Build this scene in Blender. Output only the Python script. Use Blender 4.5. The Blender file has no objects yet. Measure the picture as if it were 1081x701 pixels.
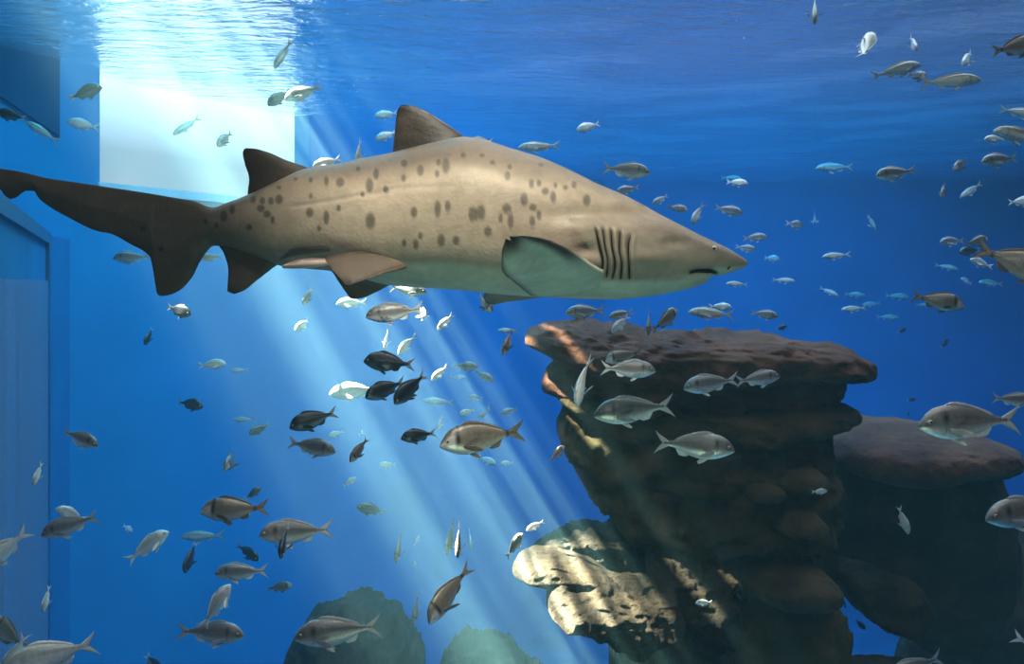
import bpy, bmesh, math, random
import numpy as np
from mathutils import Vector, Matrix, noise as mnoise
random.seed(7)
SC = bpy.context.scene
COL = SC.collection
R = math.radians
# ------------------------------------------------------------------ camera frame of reference
F = 936.0            # focal length in pixels of the 1081 x 701 frame
CX, HY = 540.5, 300.0
def P(px, py, d):
    """the place that stands at distance d (metres, straight ahead) and shows at (px, py)"""
    return Vector(((px - CX) / F * d, d, (HY - py) / F * d))

# ------------------------------------------------------------------ helpers
def interp(xq, pts):
    """monotone cubic through (x, y) points"""
    pts = sorted(pts)
    x = np.array([p[0] for p in pts], float); y = np.array([p[1] for p in pts], float)
    h = np.diff(x); dl = np.diff(y) / h
    m = np.zeros_like(y)
    if len(x) > 2:
        for i in range(1, len(x) - 1):
            if dl[i-1] * dl[i] > 0:
                w1 = 2*h[i] + h[i-1]; w2 = h[i] + 2*h[i-1]
                m[i] = (w1 + w2) / (w1/dl[i-1] + w2/dl[i])
    m[0] = dl[0]; m[-1] = dl[-1]
    xq = np.clip(np.asarray(xq, float), x[0], x[-1])
    i = np.clip(np.searchsorted(x, xq, side='right') - 1, 0, len(x) - 2)
    t = (xq - x[i]) / h[i]
    return ((1+2*t)*(1-t)**2*y[i] + t*(1-t)**2*h[i]*m[i] + t*t*(3-2*t)*y[i+1] + t*t*(t-1)*h[i]*m[i+1])

def mesh_obj(name, verts, faces, mats, parent=None, smooth=True, midx=None, colors=None, fix=True):
    me = bpy.data.meshes.new(name)
    me.from_pydata([tuple(v) for v in verts], [], [tuple(f) for f in faces])
    if not isinstance(mats, (list, tuple)): mats = [mats]
    for m in mats: me.materials.append(m)
    if midx is not None: me.polygons.foreach_set('material_index', list(midx))
    if colors is not None:
        at = me.color_attributes.new('pigment', 'FLOAT_COLOR', 'POINT')
        c = np.ones((len(verts), 4), np.float32); c[:, :3] = np.asarray(colors, np.float32)
        at.data.foreach_set('color', c.ravel())
    if fix:
        bm = bmesh.new(); bm.from_mesh(me)
        bmesh.ops.recalc_face_normals(bm, faces=bm.faces[:])
        bm.to_mesh(me); bm.free()
    if smooth: me.polygons.foreach_set('use_smooth', [True] * len(me.polygons))
    me.update()
    o = bpy.data.objects.new(name, me); COL.objects.link(o)
    if parent is not None: o.parent = parent
    return o

def grid_faces(n, m, closed):
    """faces of an n x m grid of vertices, the m direction closed or open"""
    f = []
    for i in range(n - 1):
        for j in range(m if closed else m - 1):
            k = (j + 1) % m
            f.append((i*m + j, i*m + k, (i+1)*m + k, (i+1)*m + j))
    return f

def loft(X, top, bot, hw, m=48, e=2.0, yc=None, split=0.5):
    """closed lofted body along x; returns verts (n*m + 2 caps), faces"""
    n = len(X); th = np.linspace(0, 2*np.pi, m, endpoint=False)
    e = np.broadcast_to(np.asarray(e, float), (n,))
    yc = np.zeros(n) if yc is None else np.asarray(yc)
    V = np.zeros((n, m, 3))
    s, c = np.sin(th), np.cos(th)
    for i in range(n):
        zc = bot[i] + (top[i] - bot[i]) * split
        sp = np.sign(s) * np.abs(s) ** (2/e[i]); cp = np.sign(c) * np.abs(c) ** (2/e[i])
        V[i, :, 0] = X[i]
        V[i, :, 1] = yc[i] + hw[i] * cp
        V[i, :, 2] = zc + np.where(s > 0, (top[i]-zc), (zc-bot[i])) * sp
    v = V.reshape(-1, 3)
    v = np.vstack([v, V[0].mean(0), V[-1].mean(0)])
    f = grid_faces(n, m, True)
    a, b = n*m, n*m + 1
    for j in range(m):
        f.append((a, (j+1) % m, j)); f.append((b, (n-1)*m + j, (n-1)*m + (j+1) % m))
    return v, f

def resample(pts, n):
    """n points evenly spaced along a smooth curve through pts (3D)"""
    p = np.array([tuple(q) for q in pts], float)
    s = np.r_[0, np.cumsum(np.linalg.norm(np.diff(p, axis=0), axis=1))]
    q = np.linspace(0, s[-1], n)
    return np.stack([interp(q, list(zip(s, p[:, k]))) for k in range(3)], 1)

def fin_geo(lead, trail, n=24, m=14, thick=0.02, flare=0.0, tipk=0.25, normal=None, blunt=0.5, ripple=0.0):
    """a fin as a solid foil between its leading and its trailing edge, root first"""
    L = resample(lead, n); T = resample(trail, n)
    c = np.linspace(0, 1, m)
    foil = (c ** blunt) * (1 - c) ** 0.9; foil = foil / foil.max()
    top = np.zeros((n, m, 3)); bt = np.zeros((n, m, 3))
    for i in range(n):
        t = i / (n - 1)
        pts = L[i][None] * (1 - c)[:, None] + T[i][None] * c[:, None]
        ii = min(max(i, 1), n - 2)
        span = (L[ii+1] + T[ii+1] - L[ii-1] - T[ii-1]); ch = T[ii] - L[ii]
        nn = np.cross(span, ch); ln = np.linalg.norm(nn)
        nn = nn / ln if ln > 1e-9 else np.array([0, 1, 0])
        if normal is not None:
            nn = np.array(normal, float); nn /= np.linalg.norm(nn)
        h = thick * ((1 - t) ** 0.8 * (1 - tipk) + tipk * (1 - t ** 6)) * (1 + flare * math.exp(-t / 0.07))
        if ripple:
            pts = pts + nn[None] * (ripple * t * np.sin(c * 9 + t * 3))[:, None]
        off = nn[None] * (foil * h * 0.5)[:, None]
        top[i] = pts + off; bt[i] = pts - off
    v = np.vstack([top.reshape(-1, 3), bt.reshape(-1, 3)]); k = n * m
    f = []
    for i in range(n - 1):
        for j in range(m - 1):
            f.append((i*m+j, i*m+j+1, (i+1)*m+j+1, (i+1)*m+j))
            f.append((k+i*m+j, k+(i+1)*m+j, k+(i+1)*m+j+1, k+i*m+j+1))
        for j in (0, m - 1):
            f.append((i*m+j, (i+1)*m+j, k+(i+1)*m+j, k+i*m+j))
    for i in (0, n - 1):
        for j in range(m - 1):
            f.append((i*m+j, k+i*m+j, k+i*m+j+1, i*m+j+1))
    st = np.repeat(np.linspace(0, 1, n), m); cc = np.tile(c, n)
    return v, f, np.r_[st, st], np.r_[cc, cc]

def ball_geo(center, r, n=10, m=16):
    v, f = [], []
    for i in range(1, n):
        a = math.pi * i / n
        for j in range(m):
            b = 2*math.pi*j/m
            v.append((center[0] + r*math.sin(a)*math.cos(b), center[1] + r*math.sin(a)*math.sin(b), center[2] + r*math.cos(a)))
    f = grid_faces(n-1, m, True)
    a = len(v); v.append((center[0], center[1], center[2]+r)); v.append((center[0], center[1], center[2]-r))
    for j in range(m):
        f.append((a, j, (j+1) % m)); f.append((a+1, (n-2)*m+(j+1) % m, (n-2)*m+j))
    return v, f

def box_geo(lo, hi):
    (a, b, c), (d, e, g) = lo, hi
    v = [(a,b,c),(d,b,c),(d,e,c),(a,e,c),(a,b,g),(d,b,g),(d,e,g),(a,e,g)]
    return v, [(0,3,2,1),(4,5,6,7),(0,1,5,4),(1,2,6,5),(2,3,7,6),(3,0,4,7)]

def prism_geo(plan, z0, z1):
    """upright prism over a plan polygon"""
    n = len(plan)
    v = [(x, y, z0) for x, y in plan] + [(x, y, z1) for x, y in plan]
    f = [tuple(range(n)), tuple(range(n, 2*n))] + [(i, (i+1) % n, n + (i+1) % n, n + i) for i in range(n)]
    return v, f

def join(*geos):
    V, Fs, k = [], [], 0
    for g in geos:
        v, f = g[0], g[1]
        V += [tuple(q) for q in v]; Fs += [tuple(i + k for i in q) for q in f]; k += len(v)
    return V, Fs

def tag(o, label, cat, group=None):
    o['label'] = label; o['category'] = cat
    if group: o['group'] = group
    return o
def struct(o, label=None):
    o['kind'] = 'structure'
    if label: o['label'] = label
    return o
def empty(name, loc=(0, 0, 0)):
    o = bpy.data.objects.new(name, None); o.location = loc; COL.objects.link(o); o.empty_display_size = 0.1
    return o

# ------------------------------------------------------------------ materials
def new_mat(name):
    m = bpy.data.materials.new(name); m.use_nodes = True
    nt = m.node_tree; nt.nodes.clear()
    out = nt.nodes.new('ShaderNodeOutputMaterial')
    return m, nt, out
def N(nt, t, **kw):
    n = nt.nodes.new(t)
    for k, v in kw.items():
        if k in n.inputs: n.inputs[k].default_value = v
        else: setattr(n, k, v)
    return n
def ramp(nt, stops, interp_='LINEAR'):
    n = nt.nodes.new('ShaderNodeValToRGB'); cr = n.color_ramp; cr.interpolation = interp_
    while len(cr.elements) < len(stops): cr.elements.new(0.5)
    for e, (p, c) in zip(cr.elements, stops):
        e.position = p; e.color = (c[0], c[1], c[2], 1) if len(c) == 3 else c
    return n
def bsdf_mat(name, col, rough=0.6, spec=0.4, metal=0.0, nscale=0, nmix=0.3, bump=0.0, bscale=40, vcol=False, coord='Object'):
    m, nt, out = new_mat(name)
    b = N(nt, 'ShaderNodeBsdfPrincipled'); b.inputs['Roughness'].default_value = rough
    b.inputs['Specular IOR Level'].default_value = spec; b.inputs['Metallic'].default_value = metal
    src = None
    if vcol:
        a = N(nt, 'ShaderNodeVertexColor'); a.layer_name = 'pigment'; src = a.outputs['Color']
    if nscale or bump: tc = N(nt, 'ShaderNodeTexCoord')
    if nscale:
        nz = N(nt, 'ShaderNodeTexNoise', Scale=nscale, Detail=5.0); nt.links.new(tc.outputs[coord], nz.inputs['Vector'])
        mx = N(nt, 'ShaderNodeMix', data_type='RGBA', blend_type='MULTIPLY'); mx.inputs[0].default_value = 1.0
        lo = 1 - nmix
        rp = ramp(nt, [(0.3, (lo, lo, lo)), (0.7, (1+nmix*0.3,)*3)])
        nt.links.new(nz.outputs['Fac'], rp.inputs['Fac'])
        if src is not None: nt.links.new(src, mx.inputs[6])
        else: mx.inputs[6].default_value = (*col, 1)
        nt.links.new(rp.outputs['Color'], mx.inputs[7]); src = mx.outputs[2]
    if src is not None: nt.links.new(src, b.inputs['Base Color'])
    else: b.inputs['Base Color'].default_value = (*col, 1)
    if bump:
        n2 = N(nt, 'ShaderNodeTexNoise', Scale=bscale, Detail=6.0); nt.links.new(tc.outputs[coord], n2.inputs['Vector'])
        bp = N(nt, 'ShaderNodeBump', Strength=bump, Distance=0.02); nt.links.new(n2.outputs['Fac'], bp.inputs['Height'])
        nt.links.new(bp.outputs['Normal'], b.inputs['Normal'])
    nt.links.new(b.outputs[0], out.inputs['Surface'])
    return m

# ------------------------------------------------------------------ the tank: walls, floor, water
SURF, FLOOR = 2.2, -6.6
XR, YB, YF = 12.0, 19.0, -1.2
def wall_at(t, off=0.0):                     # the long left wall, running obliquely away from the viewer
    dx, dy = 1.57, 2.5; l = math.hypot(dx, dy)
    return (-4.23 + dx*t - off*dy/l, 9.1 + dy*t + off*dx/l)
def wall_x(y): return -4.23 + 1.57 * (y - 9.1) / 2.5

M_wall = bsdf_mat('blue_pool_paint', (0.003, 0.30, 0.62), 0.75, 0.2, nscale=0.7, nmix=0.15)
M_wall2 = bsdf_mat('dark_blue_paint', (0.004, 0.09, 0.20), 0.75, 0.2, nscale=0.9, nmix=0.25)
M_trim = bsdf_mat('grey_blue_frame', (0.02, 0.16, 0.30), 0.6, 0.3, nscale=2.0, nmix=0.25)
M_sill = bsdf_mat('pale_window_frame', (0.75, 0.85, 0.9), 0.5, 0.3, nscale=3.0, nmix=0.1)
M_floor = bsdf_mat('sandy_floor', (0.02, 0.16, 0.30), 0.9, 0.1, nscale=1.5, nmix=0.3)

T0, T1, WZ0, WZ1 = 0.0, 1.0, 1.03, 3.2
pieces = []
def wall_piece(ta, tb, z0, z1, off=0.0, th=0.35):
    a, b = wall_at(ta, off), wall_at(tb, off); c, d = wall_at(tb, off+th), wall_at(ta, off+th)
    return prism_geo([a, b, c, d], z0, z1)
TE = 4.2
struct(mesh_obj('wall_left', *join(wall_piece(-4.2, T0, FLOOR-.3, 3.4), wall_piece(T1, TE, FLOOR-.3, 3.4),
       wall_piece(T0, T1, FLOOR-.3, WZ0), wall_piece(T0, T1, WZ1, 3.4)), M_wall, smooth=False))
struct(mesh_obj('wall_back', *box_geo((-1.0, YB, FLOOR-.3), (XR+.3, YB+.3, 3.4)), M_wall, smooth=False))
struct(mesh_obj('wall_right', *box_geo((XR, YF, FLOOR-.3), (XR+.3, YB, 3.4)), M_wall, smooth=False))
struct(mesh_obj('wall_front', *box_geo((-12.0, YF-.3, FLOOR-.3), (XR+.3, YF, 3.4)), M_wall2, smooth=False))
struct(mesh_obj('floor', *box_geo((-12.0, YF, FLOOR-.3), (XR, YB, FLOOR)), M_floor, smooth=False))

# daylight window in the left wall: frame, pane
m, nt, out = new_mat('daylight_pane')
em = N(nt, 'ShaderNodeEmission'); tc = N(nt, 'ShaderNodeTexCoord'); nz = N(nt, 'ShaderNodeTexNoise', Scale=0.6, Detail=2.0)
nt.links.new(tc.outputs['Object'], nz.inputs['Vector'])
rp = ramp(nt, [(0.25, (0.55, 0.80, 1.0)), (0.65, (0.80, 0.93, 1.0))]); nt.links.new(nz.outputs['Fac'], rp.inputs['Fac'])
sp_ = N(nt, 'ShaderNodeSeparateXYZ'); nt.links.new(tc.outputs['Object'], sp_.inputs[0])
mr = N(nt, 'ShaderNodeMapRange'); mr.inputs['From Min'].default_value = 1.45; mr.inputs['From Max'].default_value = 2.15; mr.inputs['To Min'].default_value = 0.70; mr.inputs['To Max'].default_value = 1.8
nt.links.new(sp_.outputs['Z'], mr.inputs['Value']); nt.links.new(mr.outputs['Result'], em.inputs['Strength'])
nt.links.new(rp.outputs['Color'], em.inputs['Color'])
nt.links.new(em.outputs[0], out.inputs['Surface']); M_pane = m
win = mesh_obj('window_1', *wall_piece(T0, T1, WZ0, WZ1, off=0.26, th=0.03), M_pane, smooth=False)
struct(win, 'tall bright daylight window in the blue tank wall')
wf = mesh_obj('window_sill', *wall_piece(T0-0.01, T1+0.01, WZ0-0.075, WZ0+0.015, off=-0.03, th=0.28), M_sill, win, smooth=False)

# viewing bay on the left: a box below the daylight window with a pane in a frame
zb = 0.45
bayA, bayB, bayC = (-2.76, 4.8), (-4.24, 8.1), (-4.52, 9.36)
def lerp2(a, b, t): return (a[0]+(b[0]-a[0])*t, a[1]+(b[1]-a[1])*t)
bayA0 = lerp2(bayB, bayA, 1.9)
M_bay = bsdf_mat('bay_paint', (0.006, 0.20, 0.42), 0.7, 0.2, nscale=1.2, nmix=0.2)
m, nt, out = new_mat('viewing_glass')
b = N(nt, 'ShaderNodeBsdfPrincipled'); b.inputs['Roughness'].default_value = 0.25
tc = N(nt, 'ShaderNodeTexCoord'); mp = N(nt, 'ShaderNodeMapping'); mp.inputs['Scale'].default_value = (2.2, 2.2, 0.12)
nt.links.new(tc.outputs['Object'], mp.inputs['Vector'])
nz = N(nt, 'ShaderNodeTexNoise', Scale=1.6, Detail=4.0); nt.links.new(mp.outputs['Vector'], nz.inputs['Vector'])
rp = ramp(nt, [(0.3, (0.14, 0.16, 0.18)), (0.5, (0.26, 0.28, 0.34)), (0.7, (0.10, 0.26, 0.45))]); nt.links.new(nz.outputs['Fac'], rp.inputs['Fac'])
wv = N(nt, 'ShaderNodeTexNoise', Scale=60.0, Detail=1.0); nt.links.new(tc.outputs['Object'], wv.inputs['Vector'])
mx = N(nt, 'ShaderNodeMix', data_type='RGBA', blend_type='MULTIPLY'); mx.inputs[0].default_value = 0.5
nt.links.new(rp.outputs['Color'], mx.inputs[6]); nt.links.new(wv.outputs['Color'], mx.inputs[7])
nt.links.new(mx.outputs[2], b.inputs['Base Color']); nt.links.new(b.outputs[0], out.inputs['Surface']); M_view = m
def band(a, b_, t0, t1, z0, z1, off, th):
    p, q = lerp2(a, b_, t0), lerp2(a, b_, t1); l = math.hypot(b_[0]-a[0], b_[1]-a[1])
    nx, ny = (b_[1]-a[1])/l, -(b_[0]-a[0])/l            # towards the tank
    if nx < 0: nx, ny = -nx, -ny
    f = lambda s, o: (s[0]+nx*o, s[1]+ny*o)
    return prism_geo([f(p, off), f(q, off), f(q, off-th), f(p, off-th)], z0, z1)
bay = struct(mesh_obj('trim_1', *prism_geo([bayA0, bayB, bayC, (-9.0, 9.2), (-9.0, 2.5)], FLOOR, zb), M_bay, smooth=False), 'blue viewing bay built into the tank wall')
fr = mesh_obj('bay_frame', *join(band(bayA0, bayB, 0.0, 1.0, zb-0.09, zb+0.01, 0.03, 0.06), band(bayA0, bayB, 0.955, 0.99, FLOOR, zb, 0.03, 0.06)), M_trim, bay, smooth=False)
vg = struct(mesh_obj('window_2', *band(bayA0, bayB, 0.02, 0.95, FLOOR+.4, zb-0.42, 0.025, 0.05), M_view, smooth=False), 'dim grey viewing pane in the side bay')
# dark wedge added for the dark area in the upper corner
wedge = [(-0.72, 2.32), (-0.15, 1.45), (-0.15, 3.2), (-0.72, 3.2)]
wv_ = [(*wall_at(t, -0.03), z) for t, z in wedge] + [(*wall_at(t, 0.05), z) for t, z in wedge]
struct(mesh_obj('dark_wedge', wv_, [(0,1,2,3), (4,5,6,7)] + [(i, (i+1) % 4, 4+(i+1) % 4, 4+i) for i in range(4)], M_wall2, smooth=False), 'dark sloping wedge on the tank wall under the water surface')

# water: one body of water, its rippled surface above
WS = dict(scatter=(0.42, 0.86, 0.93), s=0.0080, absorb=(0.62, 0.26, 0.10), a=0.06)
m, nt, out = new_mat('tank_water')
tr = N(nt, 'ShaderNodeBsdfTransparent'); vs = N(nt, 'ShaderNodeVolumeScatter'); va = N(nt, 'ShaderNodeVolumeAbsorption'); ad = N(nt, 'ShaderNodeAddShader')
vs.inputs['Color'].default_value = (*WS['scatter'], 1); vs.inputs['Density'].default_value = WS['s']; vs.inputs['Anisotropy'].default_value = 0.15
va.inputs['Color'].default_value = (*[1-c for c in WS['absorb']], 1); va.inputs['Density'].default_value = WS['a']
nt.links.new(vs.outputs[0], ad.inputs[0]); nt.links.new(va.outputs[0], ad.inputs[1])
nt.links.new(tr.outputs[0], out.inputs['Surface']); nt.links.new(ad.outputs[0], out.inputs['Volume'])
m.cycles.homogeneous_volume = True
w = mesh_obj('water', *box_geo((-12.6, YF-.5, FLOOR-.6), (XR+.6, YB+.6, SURF-0.03)), m, smooth=False)
struct(w, 'clear blue water filling the tank')

m, nt, out = new_mat('water_surface')
gl = N(nt, 'ShaderNodeBsdfGlossy'); gl.inputs['Roughness'].default_value = 0.02; gl.inputs['Color'].default_value = (0.97, 0.98, 1.0, 1)
tr = N(nt, 'ShaderNodeBsdfTransparent'); mx = N(nt, 'ShaderNodeMixShader')
geo = N(nt, 'ShaderNodeNewGeometry'); dt = N(nt, 'ShaderNodeVectorMath', operation='DOT_PRODUCT'); ab = N(nt, 'ShaderNodeMath', operation='ABSOLUTE')
nt.links.new(geo.outputs['Incoming'], dt.inputs[0]); nt.links.new(geo.outputs['True Normal'], dt.inputs[1]); nt.links.new(dt.outputs['Value'], ab.inputs[0])
mr = N(nt, 'ShaderNodeMapRange'); mr.inputs['From Min'].default_value = 0.56; mr.inputs['From Max'].default_value = 0.70   # total reflection beyond the critical angle
mr.inputs['To Min'].default_value = 0.0; mr.inputs['To Max'].default_value = 0.97
nt.links.new(ab.outputs[0], mr.inputs['Value']); nt.links.new(mr.outputs['Result'], mx.inputs['Fac'])
surf_lift = N(nt, 'ShaderNodeBsdfTranslucent'); surf_lift.inputs['Color'].default_value = (0.75, 0.78, 0.9, 1); mf = N(nt, 'ShaderNodeMixShader'); mf.inputs['Fac'].default_value = 0.028  # translucent share added to lighten the surface seen from below
nt.links.new(gl.outputs[0], mf.inputs[1]); nt.links.new(surf_lift.outputs[0], mf.inputs[2])
nt.links.new(mf.outputs[0], mx.inputs[1]); nt.links.new(tr.outputs[0], mx.inputs[2])
tc = N(nt, 'ShaderNodeTexCoord'); mp = N(nt, 'ShaderNodeMapping'); mp.inputs['Scale'].default_value = (2.0, 4.2, 1.0); mp.inputs['Rotation'].default_value = (0, 0, 0.12)
nt.links.new(tc.outputs['Object'], mp.inputs['Vector'])
nz = N(nt, 'ShaderNodeTexNoise', Scale=1.4, Detail=5.0, Roughness=0.55, Distortion=0.4); nt.links.new(mp.outputs['Vector'], nz.inputs['Vector'])
bp = N(nt, 'ShaderNodeBump', Strength=1.0, Distance=0.16); nt.links.new(nz.outputs['Fac'], bp.inputs['Height'])
nt.links.new(bp.outputs['Normal'], gl.inputs['Normal']); nt.links.new(mx.outputs[0], out.inputs['Surface'])
nx_, ny_ = 160, 160
xs = np.linspace(-12.4, XR, nx_); ys = np.linspace(YF, YB, ny_)
vv = []
for y in ys:
    for x in xs:
        z = SURF + 0.010*math.sin(2.1*x+0.7*y) + 0.008*math.sin(1.3*y-0.5*x+1.0) + 0.012*mnoise.noise((x*1.1, y*1.3, 0.3))
        vv.append((x, y, z))
ws = mesh_obj('water_surface', vv, grid_faces(ny_, nx_, False), m, fix=False)
struct(ws, 'rippled underside of the water surface')

# ------------------------------------------------------------------ camera, light
cam = bpy.data.cameras.new('camera'); co = bpy.data.objects.new('camera', cam); COL.objects.link(co)
cam.sensor_width = 36.0; cam.sensor_fit = 'HORIZONTAL'; cam.lens = F / 1081 * 36.0; cam.shift_y = -(350.5 - HY) / 1081
cam.clip_start = 0.05; cam.clip_end = 200
co.location = (0, 0, 0); co.rotation_euler = (R(90), 0, 0); SC.camera = co

def area(name, loc, size, power, col, target=None, rot=(0, 0, 0)):
    l = bpy.data.lights.new(name, 'AREA'); l.shape = 'RECTANGLE'; l.size, l.size_y = size; l.energy = power; l.color = col
    o = bpy.data.objects.new(name, l); COL.objects.link(o); o.location = loc; o.rotation_euler = rot
    if target is not None: o.rotation_euler = (Vector(target) - Vector(loc)).to_track_quat('-Z', 'Y').to_euler()
    return o
def spot(name, loc, target, power, col, angle, blend=1.0, size=0.1):
    l = bpy.data.lights.new(name, 'SPOT'); l.energy = power; l.color = col; l.spot_size = R(angle); l.spot_blend = blend; l.shadow_soft_size = size
    o = bpy.data.objects.new(name, l); COL.objects.link(o); o.location = loc
    o.rotation_euler = (Vector(target) - Vector(loc)).to_track_quat('-Z', 'Y').to_euler()
    return o
LK = dict(amb=2500, front=170, key=1250, fill=85, sun=17500000, rim=1100, up=140, purple=420, west=330, far_fill=500)
area('back_blue_fill', (1.0, 13.2, 5.4), (14, 7), LK['amb'], (0.0, 0.40, 0.86))  # unseen blue area light added to brighten the back wall and water
area('left_blue_fill', (-2.6, 8.2, 4.8), (4, 4), LK['west'], (0.06, 0.66, 0.95))  # unseen blue fill added to brighten the left wall
area('mid_neutral_fill', (2.5, 7.5, 4.8), (9, 4.5), LK['far_fill'], (0.86, 0.92, 1.0))  # unseen neutral fill added to lighten the far fish
area('front_warm_fill', (0.8, 1.2, 4.6), (7, 3.0), LK['front'], (1.0, 0.95, 0.88))  # unseen overhead fill added for the near fish and shark
spot('shark_key_spot', (-0.10, 0.95, 2.75), (-0.16, 3.0, 0.38), LK['key'], (1.0, 0.86, 0.68), 30, 1.0, 0.1)  # unseen key spot added to brighten the shark's upper flank
spot('front_fill_spot', (0.2, -1.0, 1.3), (0.1, 4.0, -0.2), LK['fill'], (1.0, 0.93, 0.84), 95, 0.8, 0.25)  # unseen fill spot behind the camera, added to lighten the fish
spot('green_up_fill', (0.4, 0.6, -2.6), (0.1, 3.0, 0.2), LK['up'], (0.72, 1.0, 0.62), 60, 1.0, 0.2)  # unseen green uplight added, standing in for bounce on the bellies
spot('violet_fill', (1.2, 8.0, 5.0), (1.2, 9.0, 1.5), LK['purple'], (0.62, 0.40, 1.0), 110, 1.0, 0.3)  # unseen violet spot added to tint the water surface
spot('shark_rim_spot', (0.1, 5.2, 4.4), (0.0, 3.0, 0.3), LK['rim'], (1.0, 0.88, 0.72), 38, 1.0, 0.1)  # unseen spot added to rim the shark's back

# sun falling through the rippled surface: shafts
sd = Vector((0.53, -0.12, -0.84)).normalized()
axis_pt = P(516, 480, 5.4)
D = 30.0
sun = spot('skylight_sun', axis_pt - sd * D, axis_pt, LK['sun'], (1.0, 0.88, 0.64), 16, 0.2, 0.02)
l = sun.data; l.use_nodes = True; nt = l.node_tree; nt.nodes.clear()
out = nt.nodes.new('ShaderNodeOutputLight'); em = nt.nodes.new('ShaderNodeEmission'); nt.links.new(em.outputs[0], out.inputs[0])
tc = nt.nodes.new('ShaderNodeTexCoord'); 
Mi = sun.rotation_euler.to_matrix()
# across = direction over the shafts in the picture, deep = along the view
across = (Vector((1, 0, 0)) - sd * sd.x).normalized(); deep = sd.cross(across).normalized()
def dotn(vec):
    d = nt.nodes.new('ShaderNodeVectorMath'); d.operation = 'DOT_PRODUCT'; nt.links.new(tc.outputs['Normal'], d.inputs[0]); d.inputs[1].default_value = vec; return d.outputs['Value']
SUN_SPACE = 'local'
EX = Mi.inverted() @ across; EY = Mi.inverted() @ deep; EZ = Mi.inverted() @ sd
du, dv, dw = dotn(EX), dotn(EY), dotn(EZ)
def mth(op, a, b=None, clamp=False):
    n = nt.nodes.new('ShaderNodeMath'); n.operation = op; n.use_clamp = clamp
    for i, q in enumerate((a, b)):
        if q is None: continue
        if isinstance(q, (int, float)): n.inputs[i].default_value = q
        else: nt.links.new(q, n.inputs[i])
    return n.outputs[0]
# metres across / along at the distance of the reef
u = mth('MULTIPLY', mth('DIVIDE', du, dw), D); v = mth('MULTIPLY', mth('DIVIDE', dv, dw), D)
cb = nt.nodes.new('ShaderNodeCombineXYZ'); nt.links.new(mth('MULTIPLY', u, 15.0), cb.inputs[0]); nt.links.new(mth('MULTIPLY', v, 0.35), cb.inputs[1])
nz = nt.nodes.new('ShaderNodeTexNoise'); nz.inputs['Scale'].default_value = 1.0; nz.inputs['Detail'].default_value = 3.0; nz.inputs['Roughness'].default_value = 0.6
nt.links.new(cb.outputs[0], nz.inputs['Vector'])
st = mth('POWER', mth('MULTIPLY', mth('SUBTRACT', nz.outputs['Fac'], 0.30, True), 2.7), 2.5)
env = nt.nodes.new('ShaderNodeValToRGB'); cr = env.color_ramp
stops = [(0.0, 0.0), (0.20, 0.0), (0.30, 0.6), (0.36, 1.0), (0.45, 0.85), (0.53, 0.42), (0.58, 0.12), (0.605, 0.01), (0.63, 0.0)]
while len(cr.elements) < len(stops): cr.elements.new(0.5)
for e_, (p_, c_) in zip(cr.elements, stops): e_.position = p_; e_.color = (c_, c_, c_, 1)
nt.links.new(mth('ADD', mth('MULTIPLY', u, 0.25), 0.5), env.inputs['Fac'])       # u from -2 to 2 m
venv = nt.nodes.new('ShaderNodeValToRGB'); cr = venv.color_ramp
stops = [(0.0, 0.0), (0.20, 0.0), (0.32, 1.0), (0.70, 1.0), (0.82, 0.0)]
while len(cr.elements) < len(stops): cr.elements.new(0.5)
for e_, (p_, c_) in zip(cr.elements, stops): e_.position = p_; e_.color = (c_, c_, c_, 1)
nt.links.new(mth('ADD', mth('MULTIPLY', v, 0.25), 0.5), venv.inputs['Fac'])
g1 = mth('SUBTRACT', 1.0, mth('ABSOLUTE', mth('MULTIPLY', mth('SUBTRACT', u, 0.60), 22.0)), True)       # two thin stray shafts
g2 = mth('SUBTRACT', 1.0, mth('ABSOLUTE', mth('MULTIPLY', mth('SUBTRACT', u, 0.80), 30.0)), True)
stray = mth('ADD', mth('MULTIPLY', g1, 0.055), mth('MULTIPLY', g2, 0.03))
nt.links.new(mth('MULTIPLY', mth('ADD', mth('MULTIPLY', st, env.outputs['Color']), stray), venv.outputs['Color']), em.inputs['Strength'])

wd = bpy.data.worlds.new('world'); SC.world = wd; wd.use_nodes = True
wd.node_tree.nodes['Background'].inputs[0].default_value = (0.05, 0.12, 0.25, 1); wd.node_tree.nodes['Background'].inputs[1].default_value = 0.15

SC.view_settings.view_transform = 'Standard'; SC.view_settings.look = 'None'; SC.view_settings.exposure = 0.0; SC.view_settings.gamma = 1.0; SC.view_settings.use_curve_mapping = False
cy = SC.cycles
cy.max_bounces = 6; cy.diffuse_bounces = 2; cy.glossy_bounces = 3; cy.transmission_bounces = 2; cy.volume_bounces = 1; cy.transparent_max_bounces = 10
cy.sample_clamp_indirect = 4.0; cy.sample_clamp_direct = 40.0; cy.caustics_reflective = False; cy.caustics_refractive = False
cy.use_denoising = True; cy.use_light_tree = True
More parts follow.
